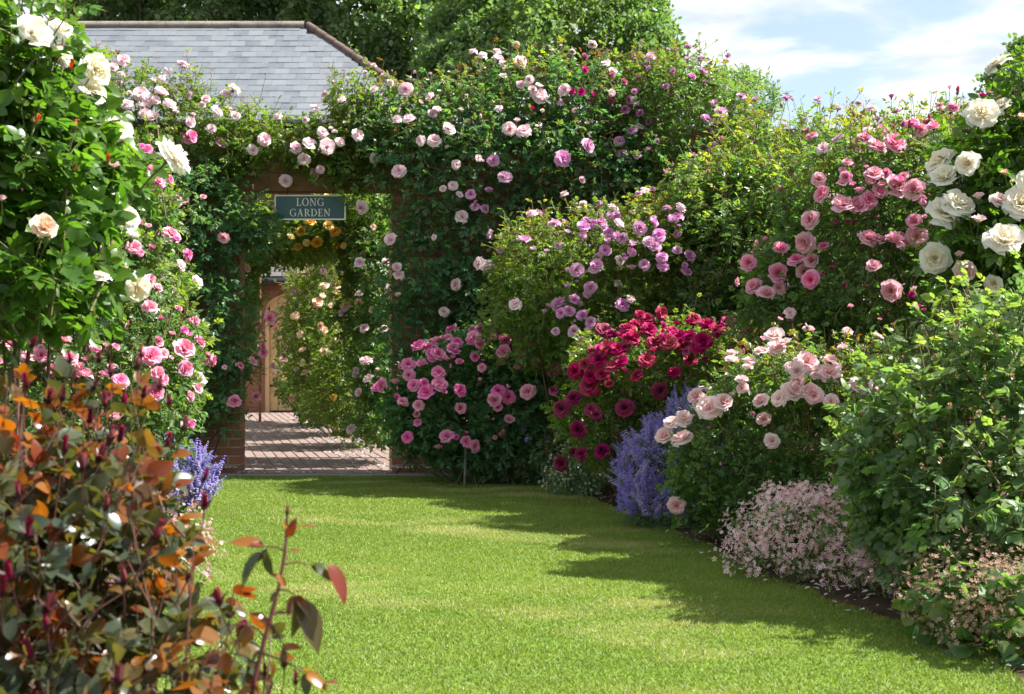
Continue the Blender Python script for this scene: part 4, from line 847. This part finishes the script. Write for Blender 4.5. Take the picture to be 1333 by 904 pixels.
shrub('rose_bush', 'crimson rose bush with a flat crown of dark red blooms above the lavender-blue catmint', 'rose bush',
      [E(860, 485, 9.9, 100, 54, .42), E(800, 540, 10.0, 62, 75, .40), E(900, 520, 9.8, 70, 80, .40), E(790, 475, 10.0, 45, 38, .35), E(930, 468, 9.8, 62, 34, .36)],
      (.9, 10.0, 0), 'rose_leaf_fresh', dens=95, L=.20, lsize=.10, young=.4, seed=34, canes=16, hi_bloom=1,
      blooms=zl(720, 400, .3097, [(325,130,34),(350,160,30),(410,135,30),(460,70,26),(400,95,30),(480,180,34),(520,160,34),(570,185,26),(640,175,38),(650,115,30),(590,90,28),(800,145,28),(870,140,26),(250,200,34),(220,235,36),(270,250,30),(330,165,28),(130,260,30),(180,270,32),(190,310,36),(360,280,30),(400,235,32),(200,330,26),(290,200,32),(370,70,22),(790,200,30),(240,210,30),(300,240,28),(440,170,28),(690,130,26),(820,190,26),(620,190,26),(160,240,26),(540,150,26),(500,140,26),(425,180,26),(895,150,20),(350,110,20)], ['full', 'loose'], 'crimson_petal')
      +zl(720, 400, .3097, [(450,330,34),(220,140,34),(290,425,38),(80,430,32),(120,390,30),(180,430,26),(140,505,36),(145,590,26),(215,575,34),(75,630,28),(730,110,34),(200,450,24),(240,150,26),(720,310,22)], ['full', 'loose'], 'plum_petal')
      +zl(720, 400, .3097, [(320,140,24),(640,185,26),(465,165,26),(225,205,26),(500,155,24)], ['full'], 'magenta_petal'),
      extra=[('full', 'crimson_petal', 18, .055, .5), ('bud', 'crimson_petal', 12, .02, .4)])
# ---- catmint and other perennials
def spike_mesh(seed, mat, hgt, whorls, fl):
    r = np.random.default_rng(seed); g = Geo()
    bend = r.normal(size=2)*.10
    def at(t): return np.array([bend[0]*t*t*hgt*1.6, bend[1]*t*t*hgt*1.6, t*hgt])
    g.tube([at(t) for t in np.linspace(0, 1, 5)], np.linspace(.0016, .0008, 5), 3, mi=1)
    for w in range(whorls):
        t = .38+.62*w/(whorls-1); c = at(t); s = (1.15-.75*(w/(whorls-1)))
        for k in range(fl):
            a = k*6.283/fl+r.uniform(0, .8); d = np.array([math.cos(a), math.sin(a), r.uniform(.0, .7)]); d = d/np.linalg.norm(d); sd = np.cross(d, [0, 0, 1]); sd /= np.linalg.norm(sd); L = .024*s*r.uniform(.7, 1.2)
            b = c+d*.002; m = c+d*L*.7; e = c+d*L+np.array([0, 0, -.003])
            g.add([b, m+sd*L*.36, e, m-sd*L*.36, m+np.array([0, 0, L*.25])], tris=[[0, 1, 4], [1, 2, 4], [2, 3, 4], [3, 0, 4]], young=r.uniform(0, .8), mi=0)
    for k in range(5):
        t = r.uniform(.05, .4); c = at(t); a = r.uniform(0, 6.28); d = np.array([math.cos(a), math.sin(a), .3]); sd = np.array([-d[1], d[0], 0]); L = r.uniform(.012, .024)
        g.add([c, c+d*L*.5+sd*L*.3, c+d*L, c+d*L*.5-sd*L*.3], quads=[[0, 1, 2, 3]], mi=1, rnd=.8)
    return g.mesh('flower_spike', [MATS[mat], MATS['cool_leaf']])
def spikes(name, label, blobs, base, mat, n, seed, hgt, whorls=9, fl=7, dome=True, leafdens=110, zmin=.1, flare=.75, haze=5200):
    rng = np.random.default_rng(seed); base = np.array(base, float); T = thing(name, label, 'perennial', base, None); ms = [spike_mesh(seed+i, mat, hgt, whorls, fl) for i in range(6)]
    P, Nn = surf(blobs, 900, rng, Waves(seed, .1, .4), .1, None, .15); sel = np.where((Nn[:, 2] > -.5) & (P[:, 2] > zmin))[0]
    for j in rng.choice(sel, size=min(n, len(sel)), replace=False):
        out = P[j]-base; out[2] = 0; ax = unit(np.array([0, 0, 1])+unit(out+1e-6)*rng.uniform(.2, flare)+rng.normal(size=3)*.16); xx = unit(np.cross(ax, rng.normal(size=3))); s = rng.uniform(.75, 1.2)
        p = P[j]-ax*hgt*s*.72
        if p[2] < .01: p = p+np.array([0, 0, .01-p[2]])
        link('flower_spike', ms[rng.integers(6)], T, frame_mtx(p-base, xx, np.cross(ax, xx), ax, s))
    g = Geo(); small = [(c, r*.86) for c, r in blobs]; P, Nn = surf(small, leafdens*12, rng, Waves(seed+3, .1, .4), .1, None, .6); m = len(P); Y = unit(Nn+rng.normal(size=(m, 3))*.5); X = unit(np.cross(Y, rng.normal(size=(m, 3))*.6+np.array([0, 0, 1]))); tp = TPL['1', 0]
    bake(g, tp, P, X, Y, np.cross(X, Y), rng.uniform(.02, .035, m), rng.integers(0, len(tp), m), rng.uniform(0, 1, m), np.zeros(m)); link('foliage', g.mesh('foliage', MATS['cool_leaf'], offset=base), T, kind='stuff'); COUNT['tris'] += sum(len(t) for t in g.t)
    if haze:
        g = Geo(); P, Nn = surf(blobs, haze, rng, Waves(seed+4, .1, .4), .15, None, .3); P = P[P[:, 2] > zmin]; m = len(P); Y = unit(rng.normal(size=(m, 3))); X = unit(np.cross(Y, rng.normal(size=(m, 3))))
        bake(g, tp, P, X, Y, np.cross(X, Y), rng.uniform(.012, .022, m), rng.integers(0, len(tp), m), rng.uniform(0, 1, m), rng.uniform(0, .9, m)); link('floret_mass', g.mesh('floret_mass', MATS[mat], offset=base), T, kind='stuff')
    return T
spikes('catmint', 'violet blue catmint mound between the crimson and blush roses', [E(865, 620, 8.9, 58, 72, .32), E(905, 560, 9.1, 42, 50, .28), E(850, 660, 8.7, 44, 34, .26), E(925, 640, 8.9, 40, 55, .25)], (.98, 8.9, 0), 'violet_petal', 300, 61, .27, 13, 8)
spikes('catmint', 'violet blue catmint at the lawn edge below the left pink rose bush', [E(234, 625, 9.3, 40, 46, .22), E(205, 605, 9.4, 38, 46, .22), E(262, 608, 9.3, 14, 24, .1)], (-2.15, 9.35, 0), 'violet_petal', 190, 62, .24, 11, 7)
spikes('foam_flower', 'slender bronze beige flower spikes rising through the crimson rose', [E(850, 525, 9.75, 46, 48, .2), E(810, 560, 9.8, 22, 46, .15), E(890, 505, 9.7, 30, 40, .2)], (.98, 9.8, 0), 'seed_petal', 90, 63, .26, 13, 4, leafdens=10, flare=.2, haze=0)
def mound(name, label, blobs, base, flower, nfl, fsize, leaf, lsize, seed, tpl='1', dens=1200, fup=.35, fdens=None, young=.2):
    """low perennial: a leaf mound under a haze of little five-petalled flowers nobody could count"""
    rng = np.random.default_rng(seed); base = np.array(base, float); T = thing(name, label, 'perennial', base, None)
    P, Nn = surf(blobs, dens, rng, Waves(seed, .12, .5), .26, None, .5); m = len(P); Y = unit(Nn*.6+rng.normal(size=(m, 3))*.6+np.array([0, 0, -.1])); X = unit(np.cross(Y, np.array([0, 0, 1])+Nn*.4+rng.normal(size=(m, 3))*.4)); tp = TPL[tpl, 0]
    g = Geo(); bake(g, tp, P, X, Y, np.cross(X, Y), lsize*rng.uniform(.6, 1.25, m), rng.integers(0, len(tp), m), rng.uniform(0, 1, m), np.clip(rng.normal(size=m)*young, 0, 1)); link('foliage', g.mesh('foliage', MATS[leaf], offset=base), T, kind='stuff'); COUNT['tris'] += sum(len(t) for t in g.t)
    P, Nn = surf(blobs, nfl, rng, Waves(seed, .12, .5), .30, None, .35); keep = (Nn[:, 2] > -.45); P, Nn = P[keep], Nn[keep]; m = len(P); P = P+(Nn*.04+np.array([0, 0, .03]))*rng.uniform(.2, 1.6, (m, 1))
    A = unit(Nn*.5+np.array([0, -.15, fup])+rng.normal(size=(m, 3))*.55); U = unit(np.cross(A, rng.normal(size=(m, 3)))); V = np.cross(A, U); g = Geo()
    vs = [[0, 0, -.25]]; tr = []
    for k in range(5):
        a = k*1.2566; vs += [[.8*math.cos(a-.36), .8*math.sin(a-.36), .12], [1.05*math.cos(a), 1.05*math.sin(a), .05], [.8*math.cos(a+.36), .8*math.sin(a+.36), .12]]; b = 1+3*k; tr += [[0, b, b+1], [0, b+1, b+2]]
    vs = np.array(vs); bake(g, [(vs, np.array(tr))], P, U, V, A, fsize*rng.uniform(.6, 1.2, m), np.zeros(m, int), rng.uniform(0, 1, m), np.clip(rng.normal(size=m)*.35+.25, 0, 1)); 
    link('blossom', g.mesh('blossom', MATS[flower], offset=base), T, kind='stuff'); COUNT['tris'] += sum(len(t) for t in g.t)
    return T
mound('low_perennial', 'mound of tiny cream green flowers at the lawn edge below the crimson rose', [E(752, 622, 10.6, 32, 26, .22), E(780, 600, 10.6, 28, 30, .2), E(735, 635, 10.6, 18, 14, .15)], (.5, 10.6, 0), 'cream_speck', 900, .011, 'cool_leaf', .05, 41)
mound('dianthus', 'dense mound of pale pink star flowers spilling onto the lawn', [E(1040, 705, 6.9, 80, 50, .32), E(1100, 715, 6.7, 80, 58, .30), E(1010, 740, 6.8, 55, 26, .22), E(1150, 760, 6.3, 62, 26, .18)], (1.45, 6.75, 0), 'dianthus_petal', 2300, .0125, 'rose_leaf_soft', .035, 42, dens=900)
mound('dianthus', 'small pale pink flower mound behind the copper-leaved rose', [E(215, 740, 6.2, 50, 40, .2), E(205, 700, 6.6, 40, 30, .2)], (-1.55, 6.4, 0), 'dianthus_petal', 1600, .012, 'rose_leaf_soft', .035, 43, dens=700)
mound('cranesbill', 'round leaved cranesbill with tan faded flower heads at the lawn edge', [E(1290, 795, 5.2, 62, 52, .22), E(1225, 790, 5.3, 40, 36, .18), E(1345, 800, 5.0, 55, 66, .22), E(1255, 830, 5.15, 40, 26, .14)], (1.78, 5.2, 0), 'seed_petal', 2100, .010, 'rose_leaf_soft', .06, 44, tpl='round', dens=420)
shrub('rose_bush', 'blush pink rose bush leaning over the pale pink star flowers', 'rose bush',
      [E(1000, 590, 7.9, 105, 90, .42), E(1060, 560, 7.8, 95, 75, .42), E(940, 610, 8.0, 60, 75, .34), E(1030, 505, 7.9, 105, 40, .40), E(1100, 500, 7.9, 60, 50, .36), E(1090, 640, 7.6, 70, 60, .38)],
      (1.5, 7.95, 0), 'rose_leaf_deep', dens=105, L=.20, lsize=.095, young=.45, seed=35, canes=18, hi_bloom=1, ytop=.9, spray=.35,
      blooms=zl(720, 400, .557, [(520,100,21),(525,125,21),(590,155,25),(420,205,20),(380,210,20),(385,255,24),(570,220,24),(600,215,20),(540,230,18),(505,235,18),(700,208,28),(645,235,16),(290,312,20),(305,285,20),(330,310,22),(335,275,20),(510,318,17),(315,450,18),(430,150,16),(470,150,14),(570,190,18),(355,230,18),(455,190,14),(755,232,15),(365,240,20),(560,215,18),(610,225,18),(455,180,14)], ['cup', 'full', 'loose'], 'blush_petal')
      +zl(720, 400, .557, [(405,365,7),(605,70,9),(685,92,8),(680,165,8),(665,185,7),(300,350,9),(570,120,8),(760,255,7),(620,85,7)], ['bud'], 'pink_petal'), extra=[('cup', 'blush_petal', 26, .045, .45), ('half', 'pink_petal', 14, .03, .4), ('bud', 'pink_petal', 24, .02, .4)])
shrub('rose_bush', 'tall salmon pink rose bush with rosettes against the sky', 'rose bush',
      [E(1120, 290, 8.9, 105, 105, .48), E(1200, 270, 8.8, 85, 95, .5), E(1060, 350, 9.1, 75, 80, .42), E(1150, 380, 8.7, 105, 75, .48), E(1230, 210, 9.0, 70, 50, .4), E(1260, 300, 9.0, 60, 110, .4), E(1030, 410, 9.0, 55, 45, .33)],
      (2.35, 9.0, 0), 'rose_leaf_deep', dens=100, L=.24, lsize=.095, young=.5, seed=36, canes=20, hi_bloom=1, ytop=.9, basespread=.25,
      blooms=zl(1080, 120, .31, [(175,370,40),(255,415,46),(65,478,44),(160,465,38),(125,490,34),(365,420,44),(425,455,42),(450,490,20),(325,592,44),(175,660,44),(188,755,32),(250,835,42),(452,333,30),(300,260,46),(190,270,38),(145,238,32),(80,328,22),(575,175,30),(620,230,26),(430,195,28),(355,180,30),(210,200,24),(600,92,28),(745,225,46),(75,380,26),(115,475,26)], ['full', 'cup', 'full'], 'pink_petal')
      +zl(940, 120, .332, [(370,500,36),(350,580,36),(375,640,26),(150,670,32),(165,745,32),(250,705,36),(250,755,26),(385,745,32),(200,815,32),(400,365,28),(405,410,30),(490,355,22)], ['full', 'loose', 'cup'], 'pink_petal')
      +pl([(1165,140,6),(1245,135,6),(1275,140,7),(1213,168,6),(1140,170,5),(1187,178,6),(1105,290,5),(1112,165,5),(1090,355,5),(1105,375,6),(1190,395,5),(1265,190,7),(1195,180,6),(1130,270,5)], ['half', 'bud'], 'magenta_petal')
      +pl([(1030,407,7),(1240,415,6)], 'loose', 'pale_petal'), extra=[('bud', 'pink_petal', 50, .02, .3), ('full', 'pink_petal', 20, .042, .3), ('loose', 'pale_petal', 22, .04, .3), ('half', 'rosepink_petal', 16, .035, .4)],
      shoots=[(1165, 148, 8.8, .6, .0), (1240, 145, 8.8, .55, .1), (1262, 150, 8.8, .4, -.1), (1215, 160, 8.8, .4, .05), (1130, 175, 8.8, .4, -.15), (1280, 145, 8.8, .4, .1)])
shrub('rose_bush', 'white rose bush with creamy hearts and peach buds above the seed-headed bush', 'rose bush',
      [E(1310, 250, 7.0, 75, 95, .32), E(1290, 320, 6.9, 62, 55, .28), E(1360, 300, 7.0, 80, 130, .35), E(1345, 170, 7.0, 50, 70, .26)],
      (2.6, 7.1, 0), 'rose_leaf_bright', dens=85, L=.24, lsize=.13, hi=1, young=.3, seed=37, leafobj=200, canes=14, hi_bloom=1, sat=.25,
      blooms=zl(1080, 120, .31, [(672,155,68),(525,305,54),(620,320,50),(545,365,56),(600,455,66),(545,545,64),(795,455,72),(725,625,72),(510,680,60),(815,375,40),(700,90,10)], ['full', 'loose', 'full', 'cup'], 'white_petal')[:-1]+pl([(1312,98,16)], 'full', 'white_petal')
      +zl(1080, 120, .31, [(605,715,46),(645,570,36),(710,510,36),(640,500,34)], ['cup', 'half'], 'blush_petal')+zl(1080, 120, .31, [(690,755,36)], 'cup', 'white_petal')
      +zl(1080, 120, .31, [(795,160,32),(740,355,28)], 'half', 'peach_petal'), extra=[('full', 'white_petal', 10, .065, .3), ('bud', 'salmon_petal', 6, .03, .3)], shoots=[(1318, 95, 7.0, .45, -.1), (1300, 130, 7.0, .4, -.2)])
shrub('rose_bush', 'broad green rose bush dotted with tan spent buds at the border front', 'rose bush',
      [E(1235, 570, 6.1, 112, 105, .5), E(1310, 530, 6.0, 90, 115, .5), E(1180, 630, 6.1, 76, 90, .42), E(1280, 660, 5.8, 110, 95, .45), E(1270, 460, 6.4, 80, 45, .36), E(1350, 640, 5.8, 80, 110, .4)],
      (2.1, 6.2, 0), 'rose_leaf_dull', dens=74, L=.26, lsize=.122, hi=1, young=.35, seed=38, canes=22, leafobj=300, nleaf=6, up=.55, rough=.26, wild=.22, spray=.3,
      blooms=pl([(1222,487,7),(1260,495,6),(1200,505,6),(1240,540,6),(1205,550,6),(1180,570,5),(1290,540,7),(1295,500,6),(1140,545,6),(1110,580,5),(1095,585,5),(1160,520,6),(1180,440,8),(1260,440,8),(1275,580,6),(1215,620,6),(1235,615,6),(1150,600,5),(1120,625,5),(1290,620,6),(1325,500,6),(1330,560,6),(1305,455,6),(1185,485,5),(1230,580,5),(1255,650,5)], 'bud', 'ochre_petal')
      +pl([(1118,415,6),(1195,395,6)], 'half', 'pink_petal'), extra=[('bud', 'ochre_petal', 50, .018, .1)], shoots=[(1245, 355, 6.3, .5, 0), (1310, 370, 6.2, .55, .1), (1255, 345, 6.3, .4, .15), (1190, 400, 6.3, .4, -.1), (1180, 430, 6.2, .4, 0)])
# ---- left border
shrub('rose_bush', 'pink rose bush mixed with red shoots beside the left lawn edge', 'rose bush',
      [E(120, 460, 7.0, 130, 100, .6), E(190, 500, 7.4, 70, 90, .45), E(180, 370, 7.2, 52, 85, .4), E(60, 520, 6.8, 110, 90, .5), E(170, 260, 7.3, 55, 70, .35), E(110, 200, 7.4, 70, 50, .35), E(40, 420, 7, 90, 100, .5)],
      (-2.15, 7.2, 0), 'rose_leaf_soft', dens=90, L=.22, lsize=.09, young=.6, seed=51, sat=1.3, canes=20, hi_bloom=1, ytop=.3, basespread=.2,
      blooms=pl([(184,462,13),(222,455,13),(225,476,10),(95,463,9),(72,450,12),(15,461,11),(98,495,12),(190,500,11),(150,487,10),(148,527,13),(207,295,12),(190,238,10),(175,385,10),(185,410,9),(145,178,13),(155,184,8),(105,160,9),(62,462,9),(195,240,7),(178,305,8),(170,312,8),(122,455,7),(70,418,10),(60,420,8),(5,485,10),(200,460,7),(243,448,8),(92,380,10),(170,330,8)], FC, 'pink_petal')
      +pl([(213,320,8),(152,330,7),(230,540,8),(235,545,6),(210,440,6),(195,445,5),(160,163,5),(118,172,5),(165,205,6),(183,207,7),(150,345,6),(226,435,5),(187,330,7),(235,187,8)], ['half', 'cup'], 'rosepink_petal'),
      extra=[('full', 'pink_petal', 22, .042, .2), ('loose', 'pale_petal', 24, .042, .2), ('half', 'pink_petal', 18, .032, .2), ('bud', 'rosepink_petal', 40, .02, .2)], shoots=[(200, 190, 7.2, .4, .2), (190, 160, 7.3, .4, .1)])
shrub('rose_bush', 'large white rose bush with salmon buds and one peach bloom, arching beside the roof', 'rose bush',
      [E(40, 230, 4.5, 90, 120, .34), E(80, 200, 4.6, 52, 80, .22), E(20, 110, 4.5, 75, 80, .3), E(35, 335, 4.4, 80, 65, .32), E(-60, 210, 4.5, 110, 190, .4), E(140, 225, 4.8, 30, 40, .14), E(110, 320, 4.7, 36, 50, .16), E(15, 50, 4.4, 45, 40, .2)],
      (-1.75, 4.7, 0), 'rose_leaf_bright', dens=105, L=.22, lsize=.13, hi=1, young=.3, seed=52, leafobj=300, canes=10, hi_bloom=1, nleaf=6, basespread=.1, sat=.2,
      blooms=pl([(92,97,22),(97,137,18),(142,192,18),(193,205,25),(150,258,17),(154,363,17),(28,62,22),(105,350,13),(60,55,14)], ['full', 'loose', 'cup', 'full'], 'white_petal')+pl([(42,310,16)], 'cup', 'peach_petal')
      +pl([(68,92,9),(38,172,9),(78,176,9),(115,212,8)], ['bud'], 'salmon_petal')+pl([(122,218,10),(5,285,9)], 'half', 'blush_petal'), extra=[('full', 'white_petal', 10, .06, .3), ('bud', 'salmon_petal', 8, .026, .2)],
      shoots=[(85, 60, 4.4, .35, .5), (60, 40, 4.3, .35, .4), (100, 2, 4.2, .3, .7), (80, 75, 4.4, .3, .6)])
# ---- copper-leaved rose in front
shrub('copper_rose_bush', 'rose bush with copper and olive young leaves and dark red buds', 'rose bush',
      [E(50, 790, 2.7, 165, 150, .24), E(-30, 690, 2.8, 130, 130, .22), E(135, 730, 2.9, 72, 90, .16), E(50, 640, 3.0, 100, 75, .18), E(165, 860, 2.6, 110, 80, .18), E(60, 970, 2.6, 240, 130, .24), E(290, 925, 2.5, 75, 50, .12), E(140, 630, 3.1, 45, 45, .12)],
      (-1.0, 2.9, 0), 'copper_leaf', dens=105, L=.20, lsize=.092, tpl='3', hi=1, young=.62, seed=53, leafobj=300, canes=20, nleaf=6, ytop=.2, rough=.28, wild=.3, spray=.35, stem='stem_brown', sepal='copper_sepal', hi_bloom=1, cane_r=.005, droop=.3, basespread=.1, jit=.6,
      blooms=pl([(22,760,14),(15,775,12),(105,615,11),(168,722,14),(160,800,13),(230,682,11),(185,600,10),(150,635,9),(95,650,10),(40,720,12),(118,598,10),(60,790,13),(155,880,14),(250,815,12),(270,840,10),(75,555,8),(110,540,8),(140,560,9),(55,610,9),(120,690,9),(205,760,9),(30,680,10),(90,840,11),(200,560,7),(310,830,9),(45,890,12),(105,500,8),(150,505,8),(70,503,8),(190,540,8),(30,488,8),(130,520,8),(170,500,7),(90,530,8),(215,590,8),(165,545,8),(120,560,9),(60,560,9),(20,540,9),(235,650,8),(100,580,8),(145,600,9)], 'bud', 'darkbud_petal'),
      shoots=[(105, 500, 3.0, .4, .0), (150, 505, 3.1, .4, .2), (70, 505, 3.0, .4, -.1), (190, 540, 3.0, .35, .3), (30, 490, 3.0, .4, -.2), (130, 520, 3.0, .4, .1), (10, 500, 2.9, .4, .1), (170, 500, 3.0, .4, .1), (90, 530, 2.9, .35, .15), (215, 590, 3.0, .35, .3), (50, 520, 2.9, .4, 0), (235, 650, 2.9, .3, .4)])
# the single tall copper shoot that stands free over the lawn
def free_shoot():
    rng = np.random.default_rng(54); d = 2.35; key = [(318, 960), (328, 900), (345, 830), (362, 770), (372, 715), (374, 665)]; pts = np.array([W(x, y, d+.012*i) for i, (x, y) in enumerate(key)])
    gx = W(300, 0, d)[0]; base = np.array([gx-.12, d+.02, 0]); T = thing('copper_rose_shoot', 'single upright copper rose stem with dark bud standing over the lawn', 'rose stem', base)
    t = np.linspace(0, 1, 24); seg = np.linspace(0, 1, len(pts)); cur = np.stack([np.interp(t, seg, pts[:, k]) for k in range(3)], -1); full = np.vstack([base+np.array([0, 0, -.02]), (base+cur[0])/2+np.array([-.01, 0, 0]), cur])
    g = Geo(); g.tube(full, np.linspace(.0052, .0022, len(full)), 7, rnd=.3, young=.9)
    mes = []
    for v, tr in TPL['1', 1]:
        gg = Geo(); gg.add(v, tris=tr, rnd=0., young=0.); mes.append(gg.mesh('leaf', MATS['copper_leaf'], smooth=True))
    def leaf(px, py, tx, ty, young, rnd, nz=(.2, -.3, .8), dz=0.):
        a = W(px, py, d+dz); b = W(tx, ty, d+dz-.015); Y = b-a; L = np.linalg.norm(Y); Y = Y/L; X = unit(np.cross(Y, np.array(nz)+rng.normal(size=3)*.15)); Z = np.cross(X, Y)
        link('leaf', mes[rng.integers(len(mes))], T, frame_mtx(a-base, X, Y, Z, L*.88), rnd=rnd, young=young)
    def petiole(a, b):
        p, q = W(*a, d), W(*b, d); m = (p+q)/2+np.array([0, 0, .004]); g.tube([p, m, q], [.0018, .0015, .0012], 5, rnd=.3, young=.9)
    for a, b in (((372, 718), (345, 712)), ((370, 735), (402, 735)), ((362, 768), (385, 775)), ((345, 830), (325, 815)), ((350, 812), (372, 845)), ((336, 865), (300, 850)), ((340, 850), (395, 875)), ((373, 700), (385, 690))): petiole(a, b)
    for L in ((345,712,300,698,.95,.1),(345,712,325,702,.7,.3),(342,716,290,770,.15,.1),(346,716,348,755,.1,.4),(350,714,330,730,.2,.5),(402,735,425,728,.0,.2),(404,736,436,752,.1,.6),(425,733,462,785,.95,.15),(385,690,410,676,.9,.1),(376,700,384,675,.8,.3),(385,775,368,800,.6,.3),(385,776,412,800,.3,.5),(386,778,428,852,.25,.2),(384,774,395,830,.05,.7),(383,772,405,765,.9,.4),(372,765,360,745,.8,.5),(325,815,296,808,.8,.3),(325,816,318,845,.5,.5),(300,850,262,846,.9,.4),(300,852,285,885,.7,.2),(395,875,430,895,.6,.4),(395,876,402,910,.1,.3),(372,845,360,870,.3,.6),(365,845,392,838,.8,.2),(350,812,330,795,.6,.6),(300,850,290,825,.3,.7),(300,850,275,870,.8,.5),(280,848,262,862,.6,.2),(325,815,305,830,.4,.5),(310,812,300,790,.7,.2),(395,875,412,862,.7,.4),(385,775,400,788,.7,.6),(355,800,378,795,.5,.3),(340,845,322,862,.2,.5),(334,880,356,888,.6,.3),(330,895,305,905,.5,.5),(374,690,362,672,.7,.4),(372,718,392,712,.6,.6),(420,890,445,885,.7,.3),(362,770,345,785,.3,.3)): leaf(*L)
    bud = bloom_mesh('bud', 'darkbud_petal', 1, 1, 'copper_sepal')
    for px, py, r in ((374, 662, 7), (370, 856, 12), (345, 870, 9), (385, 880, 10), (330, 890, 8)):
        p = W(px, py+r, d); ax = unit(np.array([rng.normal()*.1, -.05, 1])); xx = unit(np.cross(ax, [0.2, 1, 0])); link('rose_bud', bud, T, frame_mtx(p-base, xx, np.cross(ax, xx), ax, 1.7*r/FPX*d))
    link('stem', g.mesh('stem', MATS['stem_brown'], smooth=True, offset=base), T)
free_shoot()
# ---- fallen petals and chips along the wall foot
rng = np.random.default_rng(77); n = 2600; P = np.stack([rng.uniform(-3.2, .6, n), 12.24+np.abs(rng.normal(size=n))*.09-.03, np.full(n, .055)], -1); inn = (P[:, 0] > -2.3) & (P[:, 0] < -1.1); P = P[~inn | (rng.uniform(size=n) < .2)]; P[:, 2] = np.where((P[:, 0] > OX0) & (P[:, 0] < OX1), .022, .062)
n2 = 900; t = rng.uniform(0, 1, n2); Q = np.stack([-1.15-.235*t*9+rng.normal(size=n2)*.16, 12.6+t*9, np.full(n2, .02)], -1); n3 = 550; d3 = rng.uniform(4.3, 11.8, n3); Q3 = np.stack([redge(d3)+rng.normal(size=n3)*.11+.16, d3, np.full(n3, .02)], -1); Q3[:, 2] = np.where(Q3[:, 0] > redge(d3)+.02, .03+.02*np.clip((Q3[:, 0]-redge(d3))*2, 0, 1), .019); P = np.concatenate([P, Q, Q3]); n = len(P)
a = rng.uniform(0, 6.28, n); s = rng.uniform(.006, .017, n); u = np.stack([np.cos(a), np.sin(a), rng.normal(size=n)*.25], -1)*s[:, None]; w = np.stack([-np.sin(a), np.cos(a), rng.normal(size=n)*.25], -1)*s[:, None]*.7
g = Geo(); V = np.stack([P-u, P+w+[0, 0, .003], P+u, P-w+[0, 0, .002]], 1).reshape(-1, 3); g.add(V, quads=np.arange(n*4).reshape(-1, 4), rnd=np.repeat(rng.uniform(0, 1, n)**1.5, 4)); link('fallen_petals', g.mesh('fallen_petals', MATS['litter']), kind='stuff')
g = Geo(); b = W(605, 0, 11.2); g.tube([[b[0], 11.15, 0], [b[0]+.01, 11.15, .38]], .011, 6); tag(link('plant_stake', g.mesh('plant_stake', MATS['stake'])), 'thin grey plant stake in the soil before the mid pink rose bush', 'stake')
print('TRIS', COUNT['tris'])
